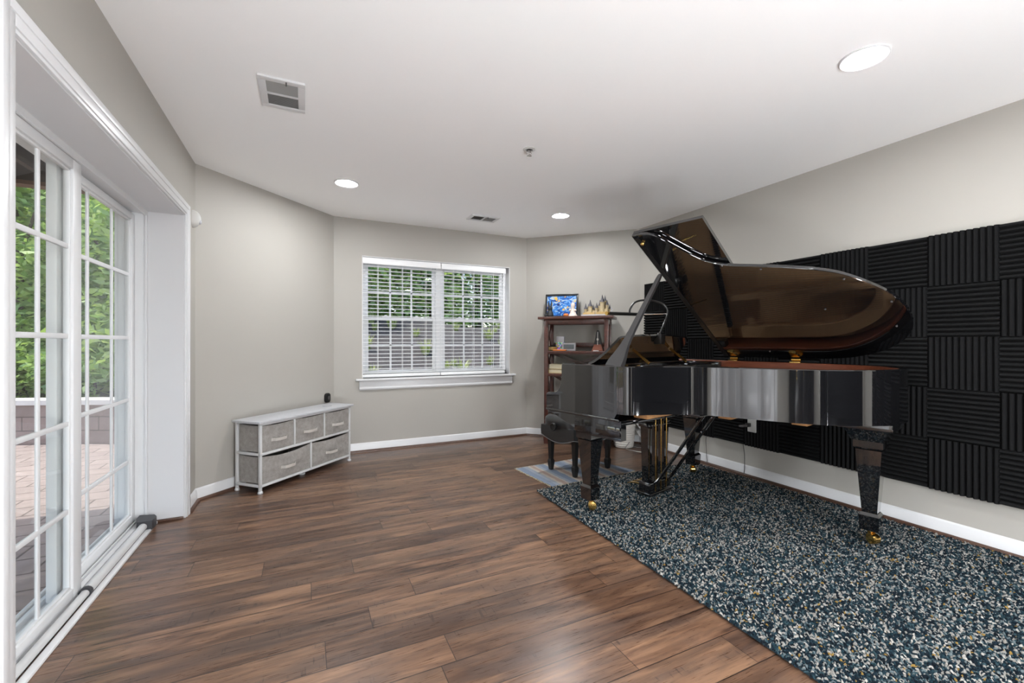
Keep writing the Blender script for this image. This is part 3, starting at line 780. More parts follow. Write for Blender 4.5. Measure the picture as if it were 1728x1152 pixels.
# legs with casters
def pleg(u, w_, zt, rz):
    m = MB(); z0 = .105
    m.frustum((u, w_, zt-.045), (u, w_, zt), .066, .066); m.frustum((u, w_, zt-.06), (u, w_, zt-.045), .052, .064)
    m.frustum((u, w_, z0+.095), (u, w_, zt-.058), .034, .058)
    m.frustum((u, w_, z0+.080), (u, w_, z0+.097), .047, .036); m.frustum((u, w_, z0), (u, w_, z0+.082), .042, .047)
    o = m.build('leg', M['piano'], gp, smooth=False)
    c_ = MB(); c_.lathe([(.020, .098), (.024, .104), (.020, .108), (.013, .108)], (u, w_, 0), 16)
    c_.lathe([(.013, .085), (.020, .094), (.020, .106)], (u, w_, 0), 16)
    cs, sn = math.cos(rz), math.sin(rz)
    ux, wx = u+.014*cs, w_+.014*sn
    for sg in (-1, 1): c_.bar((u-sg*.012*sn, w_+sg*.012*cs, .098), (ux-sg*.012*sn, wx+sg*.012*cs, .05), .022, .004, (-sn, cs, 0))
    mt = Matrix.Translation((ux, wx, .0575)) @ Matrix.Rotation(rz, 4, 'Z') @ Matrix.Rotation(PI/2, 4, 'X')
    c_.lathe([(.010, -.022), (.027, -.020), (.029, -.012), (.029, .012), (.027, .020), (.010, .022)], (0, 0, 0), 22, mt)
    c_.build('caster', M['brass'], o)
pleg(.344, .087, .56, .8); pleg(.344, Wd-.087, .56, 2.2); pleg(1.648, .95, .612, -.6)
tb = MB(); tb.box(1.52, 1.765, .83, 1.075, .672, .712, .004); tb.frustum((1.645, .95, .605), (1.645, .95, .672), .072, .098); tb.build('leg_plate', M['piano'], gp)
# lyre with pedals
ly = MB(); ly.box(.36, .462, .605, .865, .045, .125, .006); ly.box(.352, .470, .595, .875, .033, .05, .004)
ly.frustum((.411, .635, .124), (.411, .628, .56), .026, .032, .022, .026); ly.frustum((.411, .838, .124), (.411, .845, .56), .026, .032, .022, .026)
ly.box(.37, .455, .59, .885, .53, .562, .004); ly.frustum((.411, .7365, .124), (.411, .7365, .54), .014, .014, .02, .02)
lyo = ly.build('lyre', M['piano'], gp)
for i, ww in enumerate((.665, .735, .805)):
    MB().tube([(.462, ww, .06), (.466, ww, .09), (.466, ww, .60)], .0035, 8).build('pedal_rod', M['brass'], lyo)
    p = MB(); pts = [(.37, .009, .075), (.30, .010, .078), (.26, .016, .072), (.235, .017, .064), (.222, .010, .058)]
    p.loft([[(a, ww-b, c_), (a, ww+b, c_), (a, ww+b, c_+.008), (a, ww-b, c_+.008)] for a, b, c_ in pts]); p.build('pedal', M['brass'], lyo)
for ww in (.66, .83):
    MB().tube([(.455, ww, .11), (.50, ww, .16), (.86, ww-.01, .70)], .0115, 10).build('brace_rod', M['piano'], lyo)
kbb = MB(); kbb.box(.80, .90, .48, 1.40, .676, .7115, .003); kbb.build('cross_beam', M['piano'], gp)

# piano lamp clamped on the music desk
def PW(u, w_, z): 
    ca, sa = math.cos(PR), math.sin(PR); return (PO[0]+u*ca-w_*sa, PO[1]+u*sa+w_*ca, z)
lx, ly_, _ = PW(.44, .75, 0)
lamp = root('piano_lamp', (lx, ly_, 1.20), PR, 'black tube piano lamp with curved arm clamped on the music desk', 'lamp')
arm = spline([(.0, .0, .0), (.005, .03, .05), (.005, .085, .13), (.0, .115, .185), (-.02, .095, .235), (-.05, .03, .262), (-.09, -.06, .268), (-.12, -.13, .25), (-.13, -.175, .20), (-.13, -.185, .165)], 5)
MB().tube([tuple(v) for v in arm], .0075, 10).build('arm', M['satin'], lamp)
m = MB(); m.box(-.03, .035, -.028, .028, -.065, .012, .006); m.lathe([(.010, -.01), (.016, .0), (.016, .012), (.009, .02)], (0, 0, 0), 14); m.build('clamp', M['satin'], lamp)
m = MB(); m.tube([(-.13, -.435, .155), (-.13, -.06, .162)], .0125, 16); m.build('shade', M['satin'], lamp)
m = MB(); m.tube([(-.13, -.06, .162), (-.02, .105, .166), (.0, .11, .166)], .005, 10); m.build('rod', M['chrome'], lamp)
m = MB(); m.tube([(-.13, -.452, .1545), (-.13, -.434, .155)], .0135, 16); m.build('end_cap', M['brass'], lamp)

# ------------------------------------------------------------------ piano bench
BH = .517
bx0, by0, _ = PW(-.39, .78, 0)
be = root('piano_bench', (bx0, by0, .0), PR, 'black tufted leather piano bench tucked at the keyboard', 'bench')
# local: X depth (u), Y width (w)
hx, hy = .198, .285; z0 = .015
def seat_ring(sx, sy, z, n=40, pw=5):
    r = []
    for i in range(n):
        a = 2*PI*i/n; ca, sa = math.cos(a), math.sin(a)
        r.append((sx*math.copysign(abs(ca)**(2/pw), ca), sy*math.copysign(abs(sa)**(2/pw), sa), z))
    return r
m = MB(); m.loft([seat_ring(hx-.010, hy-.010, .405, pw=8), seat_ring(hx, hy, .415, pw=8), seat_ring(hx+.004, hy+.004, .425), seat_ring(hx+.008, hy+.008, .455), seat_ring(hx+.004, hy+.004, .485), seat_ring(hx-.015, hy-.015, .506), seat_ring(hx-.05, hy-.05, .514), seat_ring(.03, .08, .511)])
seat = m.build('cushion', M['leather'], be)
tf = MB()
for ix in (-.09, .09):
    for iy in (-.17, -.06, .06, .17): tf.sphere((ix*.95, iy, .503), .075, 1., .75, .25, 14, 8)
tf.build('tufting', M['leather'], seat)
# upholstered skirt with a sagging lower edge on all sides
def skirt_pts(n=24):
    pts = []
    for a, b in (((-hx, -hy), (hx, -hy)), ((hx, -hy), (hx, hy)), ((hx, hy), (-hx, hy)), ((-hx, hy), (-hx, -hy))):
        for i in range(n):
            f_ = i/n; pts.append((a[0]+(b[0]-a[0])*f_, a[1]+(b[1]-a[1])*f_, math.sin(PI*f_)))
    return pts
sk = skirt_pts(); m = MB(); n_ = len(sk)
m.loft([[(x*.93, y*.95, .335-.035*s) for x, y, s in sk], [(x, y, .33-.045*s) for x, y, s in sk], [(x*1.012, y*1.01, .37-.02*s) for x, y, s in sk], [(x, y, .418) for x, y, s in sk], [(x*.9, y*.9, .418) for x, y, s in sk]], cap=False)
m.build('skirt', M['leather'], be, angle=50)
for (a, b) in (((-hx, -hy), (hx, -hy)), ((-hx, -hy), (-hx, hy)), ((hx, -hy), (hx, hy)), ((-hx, hy), (hx, hy))):
    pts = [(a[0]+(b[0]-a[0])*i/16, a[1]+(b[1]-a[1])*i/16, .331-.045*math.sin(PI*i/16)) for i in range(17)]
    MB().tube(pts, .003, 6).build('piping', M['piping'], be)
for sg in (-1, 1):
    m = MB(); mt = Matrix.Translation((0.0, sg*(hy+.002), .425)) @ Matrix.Rotation(-sg*PI/2, 4, 'X')
    m.lathe([(.012, 0), (.012, .02), (.030, .022), (.034, .028), (.034, .044), (.030, .050), (.020, .048)], (0, 0, 0), 24, mt); m.build('knob', M['satin'], be)
for ix in (-1, 1):
    for iy in (-1, 1):
        cx_, cy_ = ix*.146, iy*.213; m = MB()
        m.frustum((cx_, cy_, .09+z0), (cx_, cy_, .36), .0155, .025); m.frustum((cx_, cy_, .075+z0), (cx_, cy_, .092+z0), .022, .0155); m.frustum((cx_, cy_, .045+z0), (cx_, cy_, .077+z0), .021, .022); m.frustum((cx_, cy_, -.005+z0), (cx_, cy_, .047+z0), .0145, .021)
        m.build('leg', M['satin'], be, smooth=False)

# ------------------------------------------------------------------ rugs
def corner_mat(): pass
C4r = [Vector(p) for p in ((1.605, 2.935), (3.315, 2.985), (3.388, .60), (1.548, .50))]
rg = root('shag_rug', (0, 0, 0), 0, 'large blue and cream shag rug under the grand piano', 'rug')
def rugpt(a, b):
    p = (C4r[0]*(1-a)+C4r[1]*a)*(1-b)+(C4r[3]*(1-a)+C4r[2]*a)*b
    return p
edge = []
N_ = 60
for i in range(N_): edge.append(rugpt(i/N_, 0))
for i in range(N_): edge.append(rugpt(1, i/N_))
for i in range(N_): edge.append(rugpt(1-i/N_, 1))
for i in range(N_): edge.append(rugpt(0, 1-i/N_))
MB().prism([(p.x+(2.4-p.x)*.012, p.y+(1.75-p.y)*.010) for p in edge], .001, .013).build('backing', M['rug_base'], rg, smooth=False)
def tufts():
    rs = np.random.RandomState(3)
    A = np.array([C4r[0], C4r[1], C4r[3], C4r[2]])
    na, nb = 236, 330
    ia, ib = np.meshgrid(np.arange(na), np.arange(nb)); n = na*nb
    a = ((ia.ravel()+rs.rand(n)*2.4-.7)/na)[:, None]; b = ((ib.ravel()+rs.rand(n)*2.4-.7)/nb)[:, None]
    p = (A[0]*(1-a)+A[1]*a)*(1-b)+(A[2]*(1-a)+A[3]*a)*b
    p = p+rs.randn(n, 2)*.0012
    ang = rs.rand(n)*2*PI; L = .0048+rs.rand(n)*.0055; wd = .0032+rs.rand(n)*.0014; hh = .0035+rs.rand(n)*.0055
    dx, dy = np.cos(ang), np.sin(ang)
    z0 = .011+rs.rand(n)*.003
    def P(al, ac, h): return np.stack([p[:, 0]+dx*al*L-dy*ac*wd, p[:, 1]+dy*al*L+dx*ac*wd, z0+h*hh], 1)
    V = np.stack([P(-1, -.5, 0), P(-1, .5, 0), P(-.45, -.95, .5), P(-.45, .95, .5), P(-.4, 0, 1.3), P(.45, -.95, .5), P(.45, .95, .5), P(.4, 0, 1.3), P(1, -.5, 0), P(1, .5, 0)], 1)
    F = np.array([(0, 2, 4, 4), (0, 4, 1, 1), (1, 4, 3, 3), (2, 5, 7, 4), (4, 7, 6, 3), (5, 8, 7, 7), (8, 9, 7, 7), (9, 6, 7, 7)])
    tri = []
    for q in F:
        tri.append(q[:3])
        if q[3] != q[2]: tri.append((q[0], q[2], q[3]))
    tri = np.array(tri); nt = len(tri)
    faces = (tri[None]+(np.arange(n)*10)[:, None, None]).reshape(-1)
    me = bpy.data.meshes.new('pile'); me.vertices.add(n*10); me.vertices.foreach_set('co', V.reshape(-1).astype(np.float32))
    me.loops.add(len(faces)); me.loops.foreach_set('vertex_index', faces.astype(np.int32))
    me.polygons.add(n*nt); me.polygons.foreach_set('loop_start', np.arange(0, n*nt*3, 3, dtype=np.int32)); 
    me.polygons.foreach_set('use_smooth', np.ones(n*nt, dtype=bool))
    me.update(calc_edges=True); me.validate(); me.materials.append(M['pile'])
    o = bpy.data.objects.new('pile', me); COL.objects.link(o); o.parent = rg; o['kind'] = 'stuff'
tufts()
sr = root('striped_rug', (2.16, 3.28, 0), math.radians(2), 'small blue and cream striped woven rug under the piano bench', 'rug')
# parallelogram lies slightly askew; fringed short ends along the stripes
C4s = [Vector(p)-Vector((2.16, 3.28)) for p in ((1.725, 3.545), (2.50, 3.600), (2.655, 3.03), (1.775, 2.985))]
rt = Matrix.Rotation(-math.radians(2), 2)
C4s = [rt @ p for p in C4s]
m = MB(); ring = []
for i in range(4):
    for k_ in range(30):
        p = C4s[i]+(C4s[(i+1) % 4]-C4s[i])*k_/30; ring.append((p.x+R.uniform(-.006, .006), p.y+R.uniform(-.006, .006)))
m.prism(ring, .001, .007); m.build('weave', M['stripes'], sr, smooth=False)
fg = MB()
for i, (a, b) in enumerate(((0, 1), (2, 3), (3, 0))):
    nrm = (C4s[b]-C4s[a]).normalized(); nn = Vector((-nrm.y, nrm.x))
    for k_ in range(110 if i < 2 else 60):
        p = C4s[a]+(C4s[b]-C4s[a])*(k_+R.random())/(110 if i < 2 else 60)
        q_ = p+nn*R.uniform(.008, .022)+nrm*R.uniform(-.012, .012); fg.bar((p.x, p.y, .005), (q_.x, q_.y, .003), .003, .002)
fo = fg.build('fringe', M['paper_pale'], sr, smooth=False); fo['kind'] = 'stuff'

# ------------------------------------------------------------------ fabric dresser
dr = root('fabric_dresser', (-.307, 3.787, 0), PI/4, 'low white metal dresser with grey fabric drawers below the left bay wall', 'dresser')
DW, DD, DH = 1.0, .26, .548
m = MB(); m.box(-.020, DW+.022, -.018, DD+.012, .531, DH, .002); m.build('top', M['desk_top'], dr)
fr = MB(); b_ = .020
for z in (.286, .046):
    fr.box(0, DW, 0, b_, z, z+.019, .002); fr.box(0, DW, DD-b_, DD, z, z+.019, .002); fr.box(0, b_, 0, DD, z, z+.019, .002); fr.box(DW-b_, DW, 0, DD, z, z+.019, .002)
fr.box(0, DW, 0, b_, .514, .531, .002); fr.box(0, DW, DD-b_, DD, .514, .531, .002)
for xx in (.328, .660): fr.box(xx-.0075, xx+.0075, 0, .015, .30, .53, .002)
fr.box(.496, .512, 0, .015, .06, .29, .002)
fr.build('frame', M['white_metal'], dr)
for xx in (0, DW-b_):
    for yy in (0, DD-b_):
        m = MB(); m.box(xx, xx+b_, yy, yy+b_, .012, .531, .003); m.lathe([(.016, 0), (.018, .003), (.018, .012), (.014, .018)], (xx+b_/2, yy+b_/2, 0), 16); m.build('leg', M['white_metal'], dr)
m = MB(); m.lathe([(.024, 0), (.026, .004), (.026, .016), (.010, .020), (.010, .05)], (.50, .10, 0), 18); m.build('centre_foot', M['white_metal'], dr)
def drawer(x0, x1, z0, z1, slack, seed):
    rr = random.Random(seed); nx, nz = 18, 10
    m = MB(); y0 = .006
    ph = [rr.uniform(0, 6) for _ in range(4)]
    grid = []
    for j in range(nz+1):
        for i in range(nx+1):
            fx, fz = i/nx, j/nz
            z = z0+(z1-z0)*fz - slack*math.sin(PI*fx)*fz**3
            bul = math.sin(PI*fx)*math.sin(PI*fz)
            y = y0 - .007*bul + .004*math.sin(7*fx+5*fz+ph[0])*bul + .003*math.sin(13*fx-9*fz+ph[1])*bul + .0025*math.sin(22*fx*fz+ph[2])*bul
            grid.append((x0+(x1-x0)*fx, y, z))
    fs = [(j*(nx+1)+i, j*(nx+1)+i+1, (j+1)*(nx+1)+i+1, (j+1)*(nx+1)+i) for j in range(nz) for i in range(nx)]
    # hem, sides, back and base
    k_ = len(grid); topz = [grid[nz*(nx+1)+i] for i in range(nx+1)]
    m.add(grid, fs)
    hem = []
    for p in topz: hem += [(p[0], p[1], p[2]), (p[0], p[1]+.008, p[2])]
    m.add(hem, [(2*i, 2*i+2, 2*i+3, 2*i+1) for i in range(nx)])
    yb = DD-.014
    def side(xs):
        # side wall with a slightly sagging top edge
        n = 8; vs = []
        for i in range(n+1):
            yy = .006+(yb-.006)*i/n; zz = z1-slack*.35*math.sin(PI*i/n)
            vs += [(xs, yy, z0), (xs, yy, zz)]
        m.add(vs, [(2*i, 2*i+2, 2*i+3, 2*i+1) for i in range(n)])
    side(x0); side(x1)
    m.add([(x0, yb, z0), (x1, yb, z0), (x1, yb, z1), (x0, yb, z1)], [(0, 1, 2, 3)]); m.add([(x0, .006, z0), (x1, .006, z0), (x1, yb, z0), (x0, yb, z0)], [(0, 1, 2, 3)])
    o = m.build('drawer', M['linen'], dr, angle=60)
    xm = (x0+x1)/2; zm = (z0+z1)/2-.018; hw = .062
    h_ = MB(); pts = [(-hw-.012, -.004), (-hw, -.006), (-hw+.012, -.026), (-hw*.4, -.034), (hw*.4, -.034), (hw-.012, -.026), (hw, -.006), (hw+.012, -.004)]
    h_.loft([[(xm+a, y0-.006+b, zm-.011), (xm+a, y0-.006+b+.004, zm-.011), (xm+a, y0-.006+b+.004, zm+.011), (xm+a, y0-.006+b, zm+.011)] for a, b in pts]); h_.build('handle', M['handle'], o)
    return o
drawer(.024, .318, .308, .510, .006, 1); drawer(.338, .650, .308, .510, .004, 2); drawer(.670, .976, .308, .510, .006, 3)
drawer(.024, .494, .068, .276, .022, 4); drawer(.514, .976, .068, .276, .014, 5)
ct = MB().lathe([(.040, 0), (.042, .002), (.042, .004), (.034, .005)], seg=24).build('cable_grommet', M['pale'])
p = Matrix.Rotation(PI/4, 3, 'Z') @ Vector((.83, .13, 0)); ct.location = (-.307+p.x, 3.787+p.y, DH+.0005)
tag(ct, 'flat grey round disc lying on the dresser top', 'disc')
# black plug-in device on the left bay wall above the dresser
p = Vector((.194, 4.734)); nb = Vector((.7071, -.7071)); p = p+nb*.001
pg = root('plug_in_device', (p.x, p.y, .594), PI/4, 'black oval plug-in device on the wall above the dresser', 'plug-in device')
def rr_ring(sx, sz, y, n=28): return [(sx*math.copysign(abs(math.cos(2*PI*i/n))**.6, math.cos(2*PI*i/n)), y, sz*math.copysign(abs(math.sin(2*PI*i/n))**.6, math.sin(2*PI*i/n))) for i in range(n)]
m = MB(); m.loft([rr_ring(.033, .046, -.001), rr_ring(.034, .048, -.012), rr_ring(.030, .044, -.024), rr_ring(.018, .030, -.028)]); m.build('body', M['plug'], pg)
m = MB(); m.loft([rr_ring(.012, .018, -.0275, 20), rr_ring(.010, .016, -.031, 20)]); m.build('button', M['plug_grey'], pg)

# ------------------------------------------------------------------ bookshelf in the right bay
bs = root('bookshelf', (2.451, 4.308, 0), -PI/4, 'dark cherry wood open bookshelf with crossed braces against the right bay wall', 'bookshelf')
SW, SD = .72, .30
m = MB(); m.box(-.065, SW+.055, -.035, SD+.02, 1.408, 1.438, .004); m.build('top', M['cherry'], bs)
m = MB(); m.box(.02, SW-.02, .006, .026, 1.352, 1.408, .002); m.box(.02, SW-.02, SD-.026, SD-.006, 1.352, 1.408, .002); m.box(.008, .026, .03, SD-.03, 1.352, 1.408); m.box(SW-.026, SW-.008, .03, SD-.03, 1.352, 1.408); m.build('apron', M['cherry'], bs)
for xx in (0, SW-.045):
    for yy in (0, SD-.045):
        m = MB(); m.box(xx, xx+.045, yy, yy+.045, .08, 1.408, .003); m.frustum((xx+.0225, yy+.0225, 0), (xx+.0225, yy+.0225, .08), .024, .029); m.build('post', M['cherry'], bs)
for z in (1.028, .775, .395, .115):
    m = MB(); m.box(.005, SW-.005, .004, SD-.004, z, z+.022, .002); m.box(.045, SW-.045, .008, .026, z-.012, z, .002); m.build('shelf', M['cherry'], bs)
m = MB(); m.box(.04, SW-.04, SD-.028, SD-.008, 1.095, 1.145, .002); m.build('back_rail', M['cherry'], bs)
xb = MB()
for z0_, z1_ in ((.80, 1.016), (.42, .763), (.14, .383)):
    xb.bar((.045, SD-.018, z0_), (SW-.045, SD-.018, z1_), .014, .034); xb.bar((.045, SD-.032, z1_), (SW-.045, SD-.032, z0_), .012, .034)
xb.build('back_brace', M['cherry'], bs)
for xx in (.022, SW-.022):
    m = MB()
    for z0_, z1_ in ((1.05, 1.352), (.80, 1.028), (.42, .775), (.14, .395)):
        m.bar((xx-.004, .045, z0_), (xx-.004, SD-.045, z1_), .008, .026); m.bar((xx+.005, .045, z1_), (xx+.005, SD-.045, z0_), .008, .026)
    m.build('side_brace', M['cherry'], bs)
def BW(x, y): 
    c_ = math.cos(-PI/4); s_2 = math.sin(-PI/4); return (2.451+x*c_-y*s_2, 4.308+x*s_2+y*c_)
def on_shelf(name, x, y, z, label, cat, rz=0., group=None):
    a, b = BW(x, y); return root(name, (a, b, z), -PI/4+rz, label, cat, group)
ZTOP, ZS2, ZS3 = 1.4385, 1.0505, .7975
# framed print leaning at the back
pf = on_shelf('framed_print', .147, .235, ZTOP, 'black framed blue and yellow abstract print leaning on the bookshelf top', 'picture')
tilt = Matrix.Rotation(math.radians(-7), 4, 'X')
fw, fh = .196, .282
m = MB()
for a0, a1, c0, c1 in ((-fw, fw, 0, .022), (-fw, fw, fh-.022, fh), (-fw, -fw+.02, .022, fh-.022), (fw-.02, fw, .022, fh-.022)): m.box(a0, a1, -.016, .016, c0, c1, .003, tilt)
m.build('frame', M['satin'], pf)
MB().box(-fw+.018, fw-.018, -.004, .008, .02, fh-.02, 0, tilt).build('print', M['picture'], pf, smooth=False)
# figurines
fgd = on_shelf('figurine', .045, .10, ZTOP, 'small dark figurine with upright ears in front of framed print', 'figurine')
m = MB(); m.lathe([(.030, 0), (.042, .015), (.036, .05), (.022, .075), (.026, .09), (.028, .105), (.018, .125), (.004, .130)], seg=16)
for sg in (-1, 1): m.tube([(sg*.012, 0, .115), (sg*.018, 0, .16), (sg*.016, 0, .19)], [.010, .009, .003], 8)
m.sphere((-.05, 0, .02), .02); m.build('body', M['dark'], fgd)
fgw = on_shelf('figurine', .315, .085, ZTOP, 'small cream white figurine in a flared robe beside the framed print', 'figurine')
m = MB(); m.lathe([(.050, 0), (.052, .008), (.034, .04), (.024, .08), (.020, .095), (.024, .115), (.026, .135), (.018, .155), (.004, .162)], seg=18); m.sphere((-.030, -.01, .075), .016); m.sphere((.028, -.01, .07), .016); m.build('body', M['cream'], fgw)
pk = on_shelf('pumpkin_ornament', .238, .07, ZTOP, 'tiny orange pumpkin ornament on the bookshelf top', 'ornament')
m = MB()
for i in range(8): m.sphere((.014*math.cos(i*PI/4), .014*math.sin(i*PI/4), .018), .016, 1, 1, 1.1, 10, 8)
m.build('body', M['orange'], pk); MB().tube([(0, 0, .03), (.003, 0, .044)], .003, 6).build('stem', M['dark'], pk)
# model castle: a plain cluster of towers
cs_ = on_shelf('model_castle', .575, .15, ZTOP, 'small tan model castle with dark spires on the bookshelf top', 'model castle')
m = MB(); m.prism([(-.17, -.05), (-.08, -.075), (.05, -.06), (.165, -.07), (.175, .04), (.06, .07), (-.12, .06)], 0, .022); m.build('rock_base', M['pale'], cs_)
tw = [(-.125, -.01, .018, .075), (-.075, .0, .024, .105), (-.045, .03, .016, .07), (0, -.02, .016, .085), (.03, .02, .020, .11), (.06, -.01, .026, .15), (.085, .025, .018, .165), (.115, -.015, .015, .115), (.14, .01, .014, .07), (-.10, .035, .013, .085)]
m = MB(); r_ = MB()
for x, y, rad, hh in tw:
    m.lathe([(rad*1.1, .018), (rad, .03), (rad, hh), (rad*1.15, hh+.004), (rad*1.15, hh+.01)], (x, y, 0), 12); r_.lathe([(rad*1.2, hh+.010), (rad*.6, hh+.035), (.001, hh+.035+rad*2.2)], (x, y, 0), 12)
for a, b, c_, d__, hh in ((-.12, -.07, -.02, .02, .06), (-.05, .03, -.015, .03, .065), (.03, .13, -.02, .03, .085)): m.box(a, b, c_, d__, .02, hh)
m.build('towers', M['tan'], cs_); r_.build('spires', M['slate'], cs_)
m = MB(); m.box(-.15, -.02, -.045, -.025, .02, .045); m.box(.0, .13, -.045, -.03, .02, .05); m.build('outer_wall', M['gold'], cs_)
sf = on_shelf('tiny_statue', .745, .06, ZTOP, 'tiny grey statue at the right end of bookshelf top', 'statue')
m = MB(); m.lathe([(.014, 0), (.014, .01), (.006, .02), (.008, .05), (.004, .07)], seg=10); m.sphere((0, 0, .078), .009); m.bar((-.016, 0, .05), (.016, 0, .066), .006, .006); m.build('body', M['pale'], sf)
# second shelf
gb = on_shelf('gold_basket', .065, .14, ZS2, 'amber gold bowl at the left end of the second shelf', 'bowl')
m = MB(); m.lathe([(.035, 0), (.052, .012), (.056, .042), (.050, .046), (.045, .02)], seg=20); m.build('bowl', M['gold'], gb); m = MB(); m.lathe([(.046, .040), (.048, .05), (.030, .062), (.012, .066)], seg=18); m.build('contents', M['dark'], gb)
cb = on_shelf('toy_box', .152, .17, ZS2, 'tall colourful patterned box on the second shelf', 'box')
m = MB(); m.box(-.050, .050, -.025, .025, 0, .10, .003); m.build('printed_sleeve', M['confetti'], cb); m = MB(); m.box(-.046, .046, -.022, .022, .10, .165, .004); m.build('clear_top', M['pale'], cb)
of = on_shelf('orange_case', .165, .075, ZS2, 'flat orange case lying in front of the patterned box', 'case')
m = MB(); m.box(-.075, .075, -.03, .03, 0, .016, .005); m.build('body', M['orange'], of)
rd = on_shelf('desk_clock', .262, .13, ZS2, 'pale grey digital desk clock on the second shelf', 'clock')
m = MB(); m.box(-.078, .078, -.022, .022, 0, .092, .008); m.build('housing', M['pale'], rd); m = MB(); m.box(-.060, .060, -.0245, -.021, .022, .074, .002); m.build('screen', M['red_screen'], rd)
mt_ = on_shelf('metronome', .590, .13, ZS2, 'black pyramid metronome at the right of the second shelf', 'metronome')
m = MB(); m.frustum((0, 0, .075), (0, 0, .20), .040, .020); m.frustum((0, 0, .20), (0, 0, .232), .020, .010); m.build('case', M['satin'], mt_)
m = MB(); m.frustum((0, 0, 0), (0, 0, .012), .062, .062); m.frustum((0, 0, .012), (0, 0, .075), .058, .040); m.build('base', M['mahogany'], mt_)
m = MB(); m.bar((0, -.042, .05), (0, -.022, .215), .006, .004, (0, 1, 0)); m.box(-.010, .010, -.038, -.030, .12, .142, .002); m.build('pendulum', M['ivory'], mt_)
wc = on_shelf('white_card', .58, .04, ZS2, 'small white card lying in front of the metronome', 'card')
MB().box(-.030, .030, -.012, .012, 0, .010, .002).build('card', M['plate_white'], wc)
# third shelf: two stacked tan books
for i, (z, mm, lab) in enumerate(((ZS3, 'paper', 'lower tan music book in the stack on the third shelf'), (ZS3+.052, 'paper_pale', 'upper pale tan music book on top of the third shelf stack'))):
    bk = on_shelf('music_book', .20+.008*i, .145, z, lab, 'book', 0.015*i, 'stacked music books')
    m = MB(); m.box(-.155, .155, -.105, .105, 0, .004); m.box(-.155, .155, -.105, .105, .046, .050); m.box(-.155, -.151, -.105, .105, .004, .046); m.build('cover', M[mm], bk)
    m = MB(); m.box(-.150, .150, -.101, .101, .0042, .0458); m.build('pages', M['paper_pale'], bk)

# ------------------------------------------------------------------ basket and wire rack in the right corner
bk = root('woven_basket', (3.17, 3.80, 0), 0, 'white woven rope basket on the floor beside the bookshelf', 'basket')
prof = [(.095, 0)]+[(.102+.034*(i/22)+(.0035 if i % 2 else 0), .012+.31*i/22) for i in range(23)]
prof += [(.126, .322), (.112, .30), (.096, .03), (.02, .02)]
MB().lathe(prof, seg=36).build('body', M['wicker'], bk, angle=80)
for sg in (-1, 1):
    MB().tube([tuple(v) for v in spline([(sg*.137, -.04, .27), (sg*.150, -.02, .30), (sg*.150, .02, .30), (sg*.137, .04, .27)], 4)], .007, 8).build('handle', M['wicker'], bk)
wr = root('wire_rack', (3.26, 3.60, 0), math.radians(-62), 'grey wire rack with slanted leaf shaped tiers on the floor', 'rack')
m = MB(); hoop = spline([(-.13, -.05, .075), (-.15, -.10, .012), (-.04, -.125, .006), (.06, -.12, .006), (.15, -.10, .012), (.13, -.05, .075)], 6)
m.tube([tuple(v) for v in hoop], .004, 8); m.tube([(-.13, .05, .006), (.13, .05, .006)], .004, 8); m.tube([(-.13, -.05, .006), (-.13, .05, .006)], .004, 8); m.tube([(.13, -.05, .006), (.13, .05, .006)], .004, 8)
m.tube([(-.12, .05, .006), (-.12, .06, .56)], .0045, 8); m.tube([(.12, .05, .006), (.12, .06, .56)], .0045, 8); m.build('frame', M['chrome'], wr)
for i in range(5):
    z = .16+.085*i; m = MB()
    m.loft([[(-.12, .05, z+.05), (-.12, .052, z+.053)], [(-.02, -.05, z-.01), (-.02, -.048, z-.007)], [(.05, -.07, z-.02), (.05, -.068, z-.017)], [(.12, .05, z+.05), (.12, .052, z+.053)]], cap=False)
    m.add([(-.12, .05, z+.05), (-.02, -.05, z-.01), (.05, -.07, z-.02), (.12, .05, z+.05), (-.12, .05, z+.056), (-.02, -.05, z-.004), (.05, -.07, z-.014), (.12, .05, z+.056)], [(0, 1, 2, 3), (7, 6, 5, 4), (0, 4, 5, 1), (1, 5, 6, 2), (2, 6, 7, 3), (3, 7, 4, 0)])
    m.build('tier', M['vent_grey'], wr, smooth=False)

# ------------------------------------------------------------------ outdoors
ZP = -.12
pat = MB(); pat.prism([(DX, -3.), (DX, YC1+.2), (-.9, 5.2), (-.6, 6.6), (-2.0, 7.3), (-3.3, 7.75), (-7, 8.6), (-9, -3)], ZP-.1, ZP)
struct(pat.build('patio', M['patio'], smooth=False))
# low curved retaining wall with cap
arc = spline([(-8.5, 8.1), (-5.5, 7.95), (-3.9, 7.70), (-3.0, 7.40), (-2.4, 7.16), (-1.9, 6.90), (-1.4, 6.50), (-1.1, 6.0), (-1.0, 5.4)], 6)
def wall_strip(path, th, z0, z1, name, mat, parent):
    m = MB(); off = offset(path, -th)
    off = offset(path, th)
    m.loft([[(p.x, p.y, z0), (p.x, p.y, z1), (q.x, q.y, z1), (q.x, q.y, z0)] for p, q in zip(path, off)])
    me = m.mesh(name, mat, False)
    uv = me.uv_layers.new(name='UVMap'); cum = [0]
    for a, b in zip(path, path[1:]): cum.append(cum[-1]+(b-a).length)
    for pol in me.polygons:
        for li in pol.loop_indices:
            vi = me.loops[li].vertex_index; co = me.vertices[vi].co; uv.data[li].uv = (cum[min(vi//4, len(cum)-1)], co.z-z0)
    o = bpy.data.objects.new(name, me); COL.objects.link(o); o.parent = parent; return o
rw = root('retaining_wall', (-2.4, 7.16, ZP), 0, 'low curved brick retaining wall with pale cap across the patio', 'garden wall')
rw.location = (0, 0, 0)
wall_strip(arc, .24, ZP, .37, 'block_course', M['brick'], rw)
wall_strip(offset(arc, -.02), .29, .37, .43, 'capstone', M['cap'], rw)
